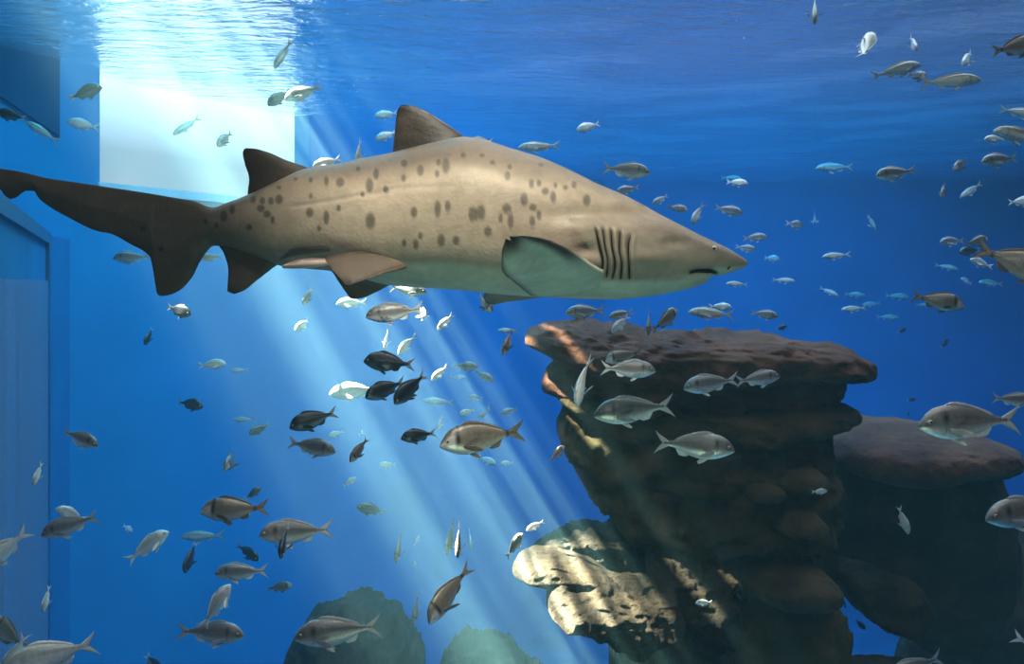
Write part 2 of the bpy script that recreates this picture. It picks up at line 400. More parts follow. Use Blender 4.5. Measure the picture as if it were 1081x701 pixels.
# ------------------------------------------------------------------ rocks
def rock_mat(name, c1, c2, c3, moss=None, bump=0.7, bd=0.05):
    m, nt, out = new_mat(name)
    b = N(nt, 'ShaderNodeBsdfPrincipled'); b.inputs['Roughness'].default_value = 0.85; b.inputs['Specular IOR Level'].default_value = 0.2
    tc = N(nt, 'ShaderNodeTexCoord')
    n1 = N(nt, 'ShaderNodeTexNoise', Scale=2.3, Detail=7.0, Roughness=0.62); nt.links.new(tc.outputs['Object'], n1.inputs['Vector'])
    rp = ramp(nt, [(0.30, c1), (0.5, c2), (0.70, c3)]); nt.links.new(n1.outputs['Fac'], rp.inputs['Fac'])
    src = rp.outputs['Color']
    if moss is not None:
        n3 = N(nt, 'ShaderNodeTexNoise', Scale=1.7, Detail=4.0); mp = N(nt, 'ShaderNodeMapping'); mp.inputs['Location'].default_value = (3.1, 1.7, 8.8)
        nt.links.new(tc.outputs['Object'], mp.inputs['Vector']); nt.links.new(mp.outputs['Vector'], n3.inputs['Vector'])
        r3 = ramp(nt, [(0.48, (0, 0, 0)), (0.62, (1, 1, 1))]); nt.links.new(n3.outputs['Fac'], r3.inputs['Fac'])
        mx = N(nt, 'ShaderNodeMix', data_type='RGBA'); nt.links.new(r3.outputs['Color'], mx.inputs[0]); nt.links.new(src, mx.inputs[6]); mx.inputs[7].default_value = (*moss, 1)
        src = mx.outputs[2]
    nt.links.new(src, b.inputs['Base Color'])
    n2 = N(nt, 'ShaderNodeTexNoise', Scale=14.0, Detail=8.0, Roughness=0.65); nt.links.new(tc.outputs['Object'], n2.inputs['Vector'])
    bp = N(nt, 'ShaderNodeBump', Strength=bump, Distance=bd); nt.links.new(n2.outputs['Fac'], bp.inputs['Height']); nt.links.new(bp.outputs['Normal'], b.inputs['Normal'])
    nt.links.new(b.outputs[0], out.inputs['Surface'])
    return m
M_red = rock_mat('red_brown_rock', (0.045, 0.017, 0.009), (0.105, 0.042, 0.022), (0.18, 0.078, 0.043))
M_brown = rock_mat('brown_rock', (0.028, 0.015, 0.006), (0.072, 0.042, 0.017), (0.15, 0.092, 0.040), moss=(0.038, 0.034, 0.010))
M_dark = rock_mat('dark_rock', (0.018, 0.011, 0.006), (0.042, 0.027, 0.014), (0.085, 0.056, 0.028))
M_sand = rock_mat('pale_sandy_rock', (0.011, 0.007, 0.003), (0.029, 0.019, 0.009), (0.072, 0.050, 0.026), moss=(0.012, 0.011, 0.005), bump=1.0, bd=0.14)

def rock(name, top, bot, d, hd, mat, label, group, ridge=0.0, bias=0.42, amp=0.10, strata=0.95, e=3.4, n=130, m=110, seed=0, pw=2.6):
    x0, x1 = min(p[0] for p in top), max(p[0] for p in top)
    u = np.linspace(0, 1, n); u = 0.5 - 0.5*np.cos(np.pi*u); X = x0 + (x1-x0)*u
    t, b = interp(X, top), interp(X, bot)
    hw = hd * np.maximum(1 - np.abs(2*u-1)**pw, 0.0) ** (1/pw)
    xs_ = (X-CX)/F*d; V, Fc = loft(xs_, (HY-t)/F*d, (HY-b)/F*d, np.maximum(hw, 0.004), m=m, e=e)
    c = V[:n*m].mean(0); so = seed*7.3
    out_ = np.empty_like(V)
    size = np.minimum(1.0, (np.r_[np.repeat((b-t)/F*d, m), 0.02, 0.02]) / 0.35)
    wy = np.r_[np.repeat(np.maximum(hw, 0.02), m), 0.02, 0.02]
    for i, q in enumerate(V):
        q = Vector(q) + Vector((0, d, 0)); p = q + Vector((so, so*0.7, -so))
        low = mnoise.fractal(p*1.6, 1.0, 2.0, 3)
        mid = mnoise.fractal(Vector((p.x*3.2, p.y*3.2, p.z*7.0)), 0.9, 2.1, 4)
        fine = mnoise.fractal(p*11.0, 0.8, 2.2, 3)
        k = amp * size[i]
        s = k*(0.9*low + strata*mid + 0.38*fine)
        if ridge:
            r_ = abs(mnoise.noise(Vector((p.x*2.6, p.y*2.6, p.z*6.0)))) + 0.5*abs(mnoise.noise(Vector((p.x*6.1, p.y*6.1, p.z*11.0)))) + 0.3*abs(mnoise.noise(p*16.0))
            s += k*ridge*(bias - 1.5*r_)
        dirv = Vector((0.35*(q.x-(x0+x1)/2/F*d+CX/F*d), (q.y-d)/max(wy[i], .05), 0)) ; 
        zc = (V[i][2] - c[2])
        nrm = Vector((dirv.x*0.6, dirv.y, 0.0 if abs(zc) < 1e-6 else math.copysign(min(1, abs(zc)*3), zc)*0.8))
        if nrm.length > 1e-6: nrm.normalize()
        out_[i] = q + nrm*s + Vector((0.25*k*mid, 0, 0))
    o = mesh_obj(name, out_ - np.array([c[0], d, c[2]]), Fc, mat); o.location = (c[0], d, c[2])
    tag(o, label, 'rock', group)
    return o
G1, G2, G3 = 'stacked slabs of the central rock stack', 'sunlit boulders at the foot of the rock stack', 'rocks of the dark outcrop beside the stack'
rock('rock_slab', [(554,357),(561,349),(580,345),(605,346),(640,351),(720,354),(790,355),(845,360),(885,371),(906,384)],
     [(554,362),(575,372),(600,386),(700,402),(760,402),(840,394),(880,397),(906,388)], 6.3, 1.0, M_red, 'reddish brown top slab of the central rock stack', G1, seed=1)
rock('rock_slab', [(572,406),(582,388),(620,372),(800,378),(860,384),(878,396)], [(572,411),(590,416),(700,428),(800,422),(850,416),(878,404)],
     6.45, 0.95, M_red, 'reddish slab directly under the top slab of the rock stack', G1, seed=2)
rock('rock_slab', [(585,411),(600,407),(650,406),(760,414),(850,418),(880,422),(892,432)], [(585,416),(598,428),(650,452),(760,458),(860,443),(882,441),(892,434)],
     6.3, 0.92, M_brown, 'third slab down the rock stack with a rounded end over open water', G1, seed=3)
rock('rock_slab', [(588,447),(600,430),(700,432),(800,436),(852,440),(864,455)], [(588,455),(600,480),(640,502),(750,508),(830,488),(855,476),(864,462)],
     6.4, 0.92, M_brown, 'fourth slab down the rock stack, blunt ended above the dark gap', G1, seed=4)
rock('rock_slab', [(606,487),(630,468),(750,468),(850,474),(874,500)], [(606,494),(622,517),(650,541),(720,566),(800,566),(860,552),(874,515)],
     6.5, 0.95, M_brown, 'lowest dark slab of the rock stack with green algae on its edge', G1, seed=5)
rock('rock_lump', [(814,503),(830,491),(850,490),(868,503)], [(814,507),(830,517),(850,518),(868,507)], 5.62, 0.28, M_brown, 'rough round knob on the lower rock stack face', 'knobs on the dark face of the rock stack', seed=6, n=60, m=50, amp=.06, ridge=0.9)
rock('rock_lump', [(782,515),(795,506),(812,507),(825,515)], [(782,518),(795,527),(812,527),(825,519)], 5.60, 0.25, M_brown, 'small brown knob below the gilthead with raised head', 'knobs on the dark face of the rock stack', seed=7, n=60, m=50, amp=.06, ridge=0.9)
rock('rock_lump', [(815,550),(830,535),(850,536),(867,550)], [(815,556),(830,563),(850,563),(867,556)], 5.62, 0.3, M_brown, 'olive knob low on the rock stack above the flat ledge', 'knobs on the dark face of the rock stack', seed=8, n=60, m=50, amp=.06, ridge=0.9)
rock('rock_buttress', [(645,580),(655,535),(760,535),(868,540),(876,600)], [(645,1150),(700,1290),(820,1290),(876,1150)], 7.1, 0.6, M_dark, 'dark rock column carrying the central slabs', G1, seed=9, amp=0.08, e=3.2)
# sunlit boulders
rock('boulder', [(556,585),(580,569),(605,560),(635,556),(660,563),(700,587),(735,597)], [(556,588),(600,596),(660,608),(735,612)], 6.5, 0.4, M_sand,
     'sunlit boulder under the overhang, highest of the pale boulders', G2, seed=10, amp=.09, ridge=1.3, e=2.7, n=170, m=140)
rock('boulder', [(541,600),(553,588),(577,583),(605,590),(645,606)], [(541,602),(560,608),(600,613),(645,618)], 5.3, 0.32, M_sand,
     'pale pointed boulder jutting furthest into the light shafts', G2, seed=11, bias=0.2, amp=.05, ridge=2.4, e=2.7, n=170, m=140)
rock('boulder', [(577,624),(586,614),(620,611),(680,619),(703,622),(718,646)], [(573,636),(584,646),(630,653),(662,669),(690,661),(720,649)], 5.1, 0.5, M_sand,
     'broad sunlit boulder with ragged lower edge', G2, seed=12, amp=.09, ridge=1.3, e=2.7, n=170, m=140)
rock('boulder', [(686,602),(694,593),(735,591),(765,598),(775,622)], [(682,607),(700,636),(720,665),(745,677),(765,668),(778,640)], 5.5, 0.55, M_sand,
     'brown boulder with a bright sunlit knob beside the small white fish', G2, seed=13, amp=.09, ridge=1.3, e=2.7, n=170, m=140)
rock('rock_buttress', [(642,676),(654,655),(680,640),(735,645),(757,690)], [(642,1300),(665,1400),(720,1400),(757,1300)], 6.42, 0.25, M_dark, 'dark rock foot under the sunlit boulders', G2, seed=14, amp=.08, e=3.0)
rock('rock_ledge', [(781,608),(800,597),(830,594),(858,597),(878,612)], [(781,613),(810,624),(850,624),(878,620)], 5.7, 0.5, M_brown, 'flat olive ledge beside the blue gap', G1, seed=15, amp=.05)
rock('rock_buttress', [(763,660),(790,632),(850,629),(882,638),(896,690)], [(763,1300),(800,1400),(860,1400),(896,1300)], 5.8, 0.55, M_brown, 'olive rock foot under the flat ledge', G1, seed=16, amp=.07, e=3.0)
# outcrop
rock('rock_slab', [(867,476),(880,461),(905,455),(950,453),(1000,455),(1035,461),(1048,470)], [(867,481),(890,492),(930,497),(980,491),(1030,487),(1048,476)], 7.1, 0.9, M_red,
     'dark cap slab of the outcrop behind the big silver bream', G3, seed=17, amp=.05)
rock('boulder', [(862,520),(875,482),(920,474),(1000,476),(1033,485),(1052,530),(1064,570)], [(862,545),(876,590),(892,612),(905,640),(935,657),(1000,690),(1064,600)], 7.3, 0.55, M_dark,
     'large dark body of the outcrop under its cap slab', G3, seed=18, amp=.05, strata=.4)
rock('boulder', [(880,598),(900,591),(940,600),(965,620),(979,646)], [(880,602),(892,625),(905,645),(935,660),(965,657),(979,650)], 6.9, 0.4, M_brown,
     'rounded brown boulder hanging over the blue gap', G3, seed=19, amp=.05)
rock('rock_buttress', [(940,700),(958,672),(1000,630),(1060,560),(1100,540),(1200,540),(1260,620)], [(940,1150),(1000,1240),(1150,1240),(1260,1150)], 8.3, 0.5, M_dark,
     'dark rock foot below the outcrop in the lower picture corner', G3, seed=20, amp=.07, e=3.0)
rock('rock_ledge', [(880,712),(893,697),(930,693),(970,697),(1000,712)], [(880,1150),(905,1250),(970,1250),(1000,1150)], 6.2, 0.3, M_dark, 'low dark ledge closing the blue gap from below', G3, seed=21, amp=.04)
G4 = 'far rock mounds in the blue haze'
rock('rock_mound', [(302,700),(318,662),(345,641),(375,632),(405,641),(432,668),(446,705)], [(302,900),(345,960),(405,960),(446,900)], 9.6, 0.9, M_dark, 'hazy dark mound behind the large silver bream near the bottom', G4, seed=22, amp=.1)
rock('rock_mound', [(455,720),(485,688),(515,679),(545,688),(580,720)], [(455,950),(500,1000),(545,1000),(580,950)], 9.0, 0.8, M_dark, 'low hazy mound below the diving banded bream', G4, seed=23, amp=.1)

# ------------------------------------------------------------------ the shark
SD = 3.0
S = SD / F
s_top = [(-14,176.5),(0,178),(20,181),(50,188),(80,192.5),(110,197),(150,203),(180,208),(205,212.5),(226,218.5),(240,214),(258,207.5),(275,200.5),(300,188.5),(324,178.5),
         (361,173),(383.5,167.7),(411,163),(430,158.5),(460,151.5),(491,146),(515,150),(535.7,156.7),(563.5,165),(591,176),(628,194),(656,206),(680,217.7),(696,226.5),(723,240.6),
         (738.5,248.5),(754,255.5),(767,262),(779,269),(786,273.5),(789.5,277.5)]
s_bot = [(-14,199),(0,200),(4.5,206),(11,210),(16,209),(28,201.5),(37,202),(38.6,206),(49,216),(71,229),(107,245),(114,246),(140,259),(152,265.5),(158.5,272),(161.5,284),(163.5,297),(166,310.2),(170,312.6),(176,312),
         (189,307),(202,294),(213,273),(226,259.5),(240,261),(260,267),(280,274.5),(300,281.5),(327,284),(348,286),(375,292),(411,301),(448,304),(480,306),(530,311),(561,313),(591,314.3),(620,315.8),(647,316),(676,314),(699,310.5),(723,305.8),(738.5,301),(745.5,297),(748.5,292.8),
         (762,290.3),(776,286),(786,282),(789.5,278.5)]
s_hw = [(-14,.006),(0,.008),(60,.012),(120,.017),(180,.028),(210,.042),(228,.058),(260,.085),(300,.125),(340,.16),(400,.205),(460,.238),(520,.255),(580,.25),(640,.225),(690,.175),(730,.128),(760,.084),(778,.05),(786,.028),(789.5,.006)]
s_e = [(-14,1.4),(200,1.5),(240,1.9),(300,2.1),(500,2.25),(700,2.15),(789,2.0)]
def sx(px): return (px - CX) * S
def sz(py): return (HY - py) * S
NS, MS = 560, 220
knots = sorted(set([p[0] for p in s_bot if 155 < p[0] < 230] + [p[0] for p in s_bot if p[0] > 735]))
XS = np.unique(np.r_[np.linspace(-14, 789.5, NS), np.linspace(156, 182, 40), np.linspace(740, 752, 20), np.linspace(780, 789.5, 16), knots]); NS = len(XS)
tp, bt_, hw_, ee = interp(XS, s_top), interp(XS, s_bot), interp(XS, s_hw), interp(XS, s_e)
V, Fc = loft((XS-CX)*S, (HY-tp)*S, (HY-bt_)*S, hw_, m=MS, e=ee)
def flank(px, py):
    """the point of the near flank that shows at (px, py), and its distance"""
    d = SD - 0.15
    for _ in range(12):
        bx, bz = (px-CX)/F*d, (HY-py)/F*d
        X = CX + bx/S; t_, b_ = interp([X], s_top)[0], interp([X], s_bot)[0]
        e = interp([X], s_e)[0]; w = interp([X], s_hw)[0]
        zt, zb_ = sz(t_), sz(b_); zn = (bz-(zt+zb_)/2)/((zt-zb_)/2); zn = max(-0.999, min(0.999, zn))
        d = 0.5*d + 0.5*(SD - w*(1-abs(zn)**e)**(1/e))
    return Vector(((px-CX)/F*d, d, (HY-py)/F*d))
spots = [(267,210.5,3,4),(286,212,3,4),(294.5,210.5,4,5),(277,212,3,4),(282,226,4,4),(275.5,220,4,4),(287.7,232,2,4),(236,228,4,6),(245,221,3,5),(228.6,238,2,3),(217,233.5,2,3),(263,240,3,3.5),
 (327,224.5,4,5),(151,241.6,3,3),(170,263,3,3),(312,189,2,2),(294.5,198,2.5,2),(328,190,2,3),(344.5,191,2.5,5),(359,192.4,4.5,5),(378,178,2.5,2.5),(397,183.5,3,6),(390,195.5,4,7.5),(407,200,3,4),(382.5,205.4,2.3,3),
 (426.7,172.4,3.5,4),(443.8,180,3.5,6),(470.7,175,4,8),(463,171.4,2.5,3.5),(489,163,2,2.5),(461.4,183.5,2.5,4),(426,188,2.5,4),(328,206.7,2,3),(357.5,219.7,2.5,3.5),(344.5,228,3,6),(344.5,231.5,3,5.5),(336.7,241,2.3,3.2),
 (391,233,5,9),(437,224,3.5,6),(462,220.4,3.5,9),(472.5,217.6,3,6),(443.8,249,2.5,4),(439,258,3,5.5),(426.7,256.6,2.5,4.5),(465.7,253.8,4,6.5),(481.5,253.8,3.5,5),(498.5,226,4,8),(501.3,226.3,5,7),(507.8,224.4,4.5,8),
 (515,244.3,4,5.5),(528.6,230.5,2.5,4.5),(539,232.8,3.3,8),(535,220,5,5),(535.7,185.5,3,5),(553.3,210.5,4,7),(562,233.7,3,5.5),(569,227,2.7,5),(562.5,219,4,4),(569,193.4,2.5,3.5),(561,194,2.5,5),(586.3,195.7,2,3),
 (584,207.7,3,6),(575.5,202,4,4),(597,198,2.5,2.5),(606,195,2.5,4),(619.5,211.4,4,6),(571,174,3,2),(508.8,164,3,2),(489,164,3,2),(520,171.5,3,2.5),(538,176,2.5,3)]
gills = [[(628.2,238.6),(632.7,258.5),(636.6,277.8),(635.3,288)],[(636,238.6),(638.5,258.5),(641.7,277.8),(640.4,293.8)],[(645,240),(646.2,258.5),(649.4,280),(646.2,295.7)],
         [(654.6,242.5),(654,262),(656.5,280),(655.2,296)],[(666,247),(663.3,262),(664.2,281.6),(664.8,296)]]
# picture coordinates of every skin vertex as seen from the camera (its pattern is laid on both flanks alike)
dv_ = SD - np.abs(V[:, 1]); PX = CX + V[:, 0]/dv_*F; PY = HY - V[:, 2]/dv_*F
BX = CX + V[:, 0]/S; tI, bI = interp(BX, s_top), interp(BX, s_bot); BY = HY - V[:, 2]/S
q = np.clip((BY - tI)/(bI - tI), 0, 1)
def sstep(a, b, x): t = np.clip((x-a)/(b-a), 0, 1); return t*t*(3-2*t)
back, flk, belly = np.array((0.24, 0.182, 0.124)), np.array((0.30, 0.243, 0.178)), np.array((0.38, 0.38, 0.28))  # belly pale by nature, with the light's green tinge painted in
tailc = np.array((0.034, 0.022, 0.013))
col = back[None]*(1-sstep(0.0, 0.4, q))[:, None] + flk[None]*sstep(0.0, 0.4, q)[:, None]
bl = sstep(0.80, 0.86, q) * sstep(340, 420, BX); bl = np.maximum(bl, sstep(0.70, 0.82, q)*sstep(690, 740, BX))
col = col*(1-bl[:, None]) + belly[None]*bl[:, None]
tl = 1 - sstep(190, 400, BX); col = col*(1-0.85*tl[:, None]) + tailc[None]*0.85*tl[:, None]  # tail pigment darkened for its own brown and the shade it lies in
dark = np.zeros(len(V)); 
for (x, y, rx, ry) in spots:
    r2 = ((PX-x)/(rx*1.05))**2 + ((PY-y)/(ry*1.05))**2
    dark = np.maximum(dark, 1-sstep(0.35, 1.5, r2))
col *= (1-0.62*dark)[:, None]
# gills: grooves in the skin and dark pigment
push = np.zeros(len(V)); gd = np.zeros(len(V))
for g in gills:
    yq = np.clip(PY, g[0][1], g[-1][1]); gx = interp(yq, [(p[1], p[0]) for p in g])
    inside = sstep(g[0][1]-2, g[0][1]+6, PY)*(1-sstep(g[-1][1]-4, g[-1][1]+1, PY)); w = np.exp(-((PX-gx)/1.7)**2)
    push += 0.012*w*inside - 0.007*np.exp(-((PX-gx-4.0)/3.0)**2)*inside; gd = np.maximum(gd, w*inside)
col *= (1-0.75*gd)[:, None]
# lateral crease, brow and cheek relief
lat = interp(np.clip(PX, 240, 640), [(240,226),(330,215),(400,203),(430,198),(500,196),(640,220)])
push += 0.0026*np.exp(-((PY-lat)/2.2)**2)*sstep(260, 330, PX)*(1-sstep(430, 520, PX))
push += 0.018*np.exp(-(((PX-655)/70)**2 + ((PY-226)/9)**2)) + 0.012*np.exp(-(((PX-715)/14)**2 + ((PY-256)/5)**2)) - 0.010*np.exp(-(((PX-690)/28)**2 + ((PY-272)/8)**2))
push += 0.014*np.exp(-(((PX-620)/13)**2 + ((PY-264)/7)**2)) - 0.008*np.exp(-(((PX-610)/25)**2+((PY-240)/8)**2))
side = (np.abs(V[:, 1]) > 0.02)
V[:, 1] -= np.sign(V[:, 1])*np.minimum(push, 0.6*np.abs(V[:, 1]))*side
# mouth: a dark slot between the jaws
mo = np.exp(-(((PY-interp(PX, [(727,288),(737,285.4),(749,285.6),(758,288.2)]))/2.6)**2))*sstep(725, 731, PX)*(1-sstep(756, 760, PX))
V[:, 1] -= np.sign(V[:, 1])*0.012*mo*side
col *= (1-0.8*mo)[:, None]
no = np.array([mnoise.fractal(Vector((p[0]*7, p[1]*14, p[2]*14)), 1.0, 2.0, 4) for p in V]); col *= (1+0.16*no)[:, None]
no2 = np.array([mnoise.fractal(Vector((p[0]*2.2+9, p[1]*5, p[2]*6)), 1.0, 2.0, 3) for p in V]); col *= (1+0.14*no2)[:, None]

M_skin = bsdf_mat('shark_skin', (0, 0, 0), 0.5, 0.22, vcol=True, nscale=30, nmix=0.16, bump=0.12, bscale=90)
M_black = bsdf_mat('dark_cavity', (0.008, 0.006, 0.005), 0.7, 0.2)
M_eye = bsdf_mat('fish_eye_black', (0.012, 0.012, 0.014), 0.08, 0.8)
M_eyew = bsdf_mat('pale_eye_ring', (0.55, 0.52, 0.45), 0.2, 0.6)
shark = empty('shark', (0, SD, 0))
tag(shark, 'large brown spotted shark gliding above the fish school with mouth slightly open', 'shark')
mesh_obj('body', V, Fc, M_skin, shark, colors=col)
def dsh(p): return Vector((p[0], p[1]-SD, p[2]))
def shark_fin(name, lead, trail, ys, thick, base, margin, flare=1.5, n=40, m=30, caustic_pat=0.0, label=None, blunt=.5, under=None, ripple=0.0):
    """lead / trail: picture points with a distance each"""
    L = [dsh(P(x, y, d)) for x, y, d in lead]; T = [dsh(P(x, y, d)) for x, y, d in trail]
    v, f, t, c = fin_geo(L, T, n, m, thick, flare, 0.22, blunt=blunt, ripple=ripple)
    col = np.tile(np.array(base), (len(v), 1))
    mg = np.maximum(sstep(0.80, 0.97, t), sstep(0.86, 1.0, c)*0.8)
    if under is not None:
        half = len(v)//2; side_ = np.arange(len(v)) >= half if under[1] else np.arange(len(v)) < half
        col[side_] = np.array(under[0])
        mg = np.maximum(mg, (1-sstep(0.05, 0.22, c))*sstep(0.2, 0.55, t)*side_)
    col = col*(1-mg[:, None]) + np.array(margin)[None]*mg[:, None]
    nn = np.array([mnoise.fractal(Vector((p[0]*9, p[1]*9, p[2]*22)), 1.0, 2.0, 4) for p in v]); col = col*(1+(0.18+caustic_pat)*nn)[:, None]  # extra streak contrast paints rippling water light into the first dorsal's colour
    o = mesh_obj(name, v, f, M_skin, shark, colors=np.clip(col, 0.004, 1))
    if label: o['label'] = label
    return o
FB, FM = (0.11, 0.08, 0.055), (0.055, 0.042, 0.032)
D0 = SD
shark_fin('dorsal_fin', [(500,152,D0),(491,144.7,D0),(467,128,D0),(448.4,116.7,D0),(433.6,111.2,D0),(425,110.6,D0)], [(416,172,D0),(414.5,160,D0),(415.4,150,D0),(417.5,131,D0),(419.5,117,D0),(422.5,111.6,D0)],
          None, 0.05, (0.024, 0.017, 0.012), (0.014, 0.010, 0.008), caustic_pat=0.9, label='dark first dorsal fin')
shark_fin('dorsal_fin', [(338,186,D0),(324,176.8,D0),(302.6,169.2,D0),(281,160,D0),(266,156.6,D0),(260,156.4,D0)], [(263,214,D0),(261.5,205,D0),(263,189,D0),(258.5,173,D0),(256.3,161.5,D0),(257.6,157.5,D0)],
          None, 0.04, (0.030, 0.021, 0.014), (0.016, 0.011, 0.008), label='smaller rear dorsal fin')
shark_fin('anal_fin', [(306,272,D0),(293,279.5,D0),(272,295.5,D0),(256,307.5,D0),(247,310.6,D0)], [(228,250,D0),(231,259,D0),(236.5,268,D0),(241,286,D0),(239.8,307.5,D0)],
          None, 0.035, (0.060, 0.044, 0.031), (0.03, 0.022, 0.016))
# pelvic fins
shark_fin('pelvic_fin', [(438,280,2.85),(416,285.5,2.80),(396,291.5,2.76),(379,297.5,2.73),(369,301,2.715)], [(384,262,2.86),(362,267,2.82),(343,272,2.79),(352,286,2.75),(364.5,300,2.72)],
          None, 0.045, (0.092, 0.066, 0.044), (0.04, 0.028, 0.02), flare=0.6, label='pelvic fin on the camera side')
shark_fin('pelvic_fin', [(430,292,2.98),(414,299.5,3.02),(396,309,3.06),(381,315,3.08),(374,315.8,3.09)], [(356,276,2.98),(348,283,3.02),(354,292,3.06),(364,307,3.08),(369.5,314.6,3.09)],
          None, 0.04, (0.12, 0.085, 0.055), (0.06, 0.045, 0.03), flare=0.4)
# pectoral fins
shark_fin('pectoral_fin', [(644,287,2.84),(634,283.5,2.78),(612,269,2.68),(591,257.5,2.58),(570,250.2,2.50),(553,248.6,2.44),(541,250,2.41)],
          [(560,312,2.90),(549,303,2.82),(540,296,2.70),(534.5,292,2.58),(530.5,283,2.48),(530.5,268,2.43),(534,254,2.41)],
          None, 0.055, (0.20, 0.16, 0.115), (0.05, 0.042, 0.03), flare=0.5, n=60, m=40, under=((0.40, 0.43, 0.32), False), ripple=0.006, label='pectoral fin showing its pale underside')
shark_fin('pectoral_fin', [(600,305,3.16),(570,312,3.22),(540,317,3.30),(520,322,3.36)], [(520,298,3.14),(514,306,3.22),(510,313,3.30),(513,320,3.36)],
          None, 0.05, (0.24, 0.18, 0.11), (0.12, 0.09, 0.05), flare=0.3)
# claspers / vent skin behind the pelvic fins
cl = [flank(300,281), flank(322,277), flank(342,274)]
pts = resample([dsh(P(298,281.5,2.90)), dsh(P(318,278.5,2.85)), dsh(P(350,276.5,2.82))], 24)
v = []
for i, p in enumerate(pts):
    r = 0.016*math.sin(math.pi*min(1, (i+0.5)/24*0.75+0.08))
    for j in range(12): v.append((p[0], p[1]+r*math.cos(j*math.pi/6), p[2]+r*math.sin(j*math.pi/6)))
k = len(v); v += [tuple(pts[0]), tuple(pts[-1])]
f = grid_faces(24, 12, True) + [(k, j, (j+1) % 12) for j in range(12)] + [(k+1, 23*12+j, 23*12+(j+1) % 12) for j in range(12)]
M_pink = bsdf_mat('pinkish_skin', (0.5, 0.36, 0.30), 0.5, 0.3, nscale=20, nmix=0.2)
mesh_obj('clasper', v, f, M_pink, shark)['label'] = 'pinkish clasper under the tail'
# gill slits: dark slivers lying in the grooves
for sgn in (1, -1):
    for g in gills:
        n_ = 22; ys_ = np.linspace(g[0][1], g[-1][1], n_); xs2 = interp(ys_, [(p[1], p[0]) for p in g])
        v = []
        for i in range(n_):
            w = (0.25 + 1.35*math.sin(math.pi*min(1, i/(n_-1)))**0.7*(0.45+0.75*i/(n_-1)))
            for kx, lift in ((-w, 0.0), (0, 0.0025), (w, 0.0), (0, -0.006)):
                p = flank(xs2[i]+kx*0.8, ys_[i]); p = dsh(p) + Vector((0, -lift+0.0045, 0)); v.append((p.x, sgn*p.y, p.z))
        f = grid_faces(n_, 4, True) + [(0,1,2,3), tuple((n_-1)*4+j for j in (3,2,1,0))]
        mesh_obj('gill_slit', v, f, M_black, shark)
# eyes, nostrils, mouth
for sgn in (1, -1):
    p = dsh(flank(754.5, 262)); p.y = (p.y+0.004)*sgn
    e_ = mesh_obj('eye', *ball_geo(p, 0.0095), M_eyew, shark); e_['label'] = 'small pale eye'
    p2 = dsh(flank(753.8, 262.3)); p2.y = (p2.y-0.0035)*sgn
    mesh_obj('pupil', *ball_geo(p2, 0.0042), M_eye, e_)
    p = dsh(flank(769.3, 282)); p.y = (p.y+0.004)*sgn
    gv, gf = ball_geo((0, 0, 0), 1.0); gv = [(p.x + a*0.0052 + c*0.002, p.y + b*0.006, p.z + c*0.0085) for a, b, c in gv]
    mesh_obj('nostril', gv, gf, M_black, shark)
    n_ = 26; xs3 = np.linspace(728, 757.5, n_); up = interp(xs3, [(728,287.6),(737,284.6),(749,284.2),(757.5,287.6)]); dn = interp(xs3, [(728,288.0),(737,287.8),(744,289.8),(748,290.6),(752,289.6),(757.5,288.2)])
    v = []
    for i in range(n_):
        for yy, dd in ((up[i], 0.0), ((up[i]+dn[i])/2, 0.003), (dn[i], 0.0), ((up[i]+dn[i])/2, -0.012)):
            p = dsh(flank(xs3[i], yy)); v.append((p.x, sgn*(p.y-dd+0.006), p.z))
    f = grid_faces(n_, 4, True) + [(0,1,2,3), tuple((n_-1)*4+j for j in (3,2,1,0))]
    mo_ = mesh_obj('mouth', v, f, M_black, shark); mo_['label'] = 'dark slightly open mouth'
# ------------------------------------------------------------------ the fish
SP = {   # outline: (s from snout to tail root, height above / below the axis), half width
 'G': dict(name='sea_bream', hs=1.0, ws=1.0, L=0.30), 'B': dict(name='banded_bream', hs=1.08, ws=1.0, L=0.28),
 'D': dict(name='dark_shaded_bream', hs=1.16, ws=1.1, L=0.26), 'P': dict(name='pale_lit_bream', hs=1.02, ws=1.0, L=0.26), 'L': dict(name='slender_fish', hs=0.66, ws=0.9, L=0.36)}
f_top = [(0,-.004),(.008,.016),(.03,.052),(.06,.088),(.11,.131),(.17,.160),(.25,.177),(.33,.178),(.42,.166),(.52,.140),(.62,.103),(.70,.068),(.77,.043),(.83,.034),(.87,.036)]
f_bot = [(0,-.012),(.008,-.026),(.03,-.042),(.06,-.060),(.11,-.087),(.17,-.113),(.25,-.138),(.33,-.150),(.42,-.150),(.52,-.132),(.62,-.096),(.70,-.062),(.77,-.040),(.83,-.032),(.87,-.034)]
f_hw = [(0,.006),(.01,.020),(.04,.040),(.10,.064),(.18,.080),(.28,.085),(.38,.080),(.50,.062),(.62,.040),(.72,.023),(.80,.013),(.87,.006)]
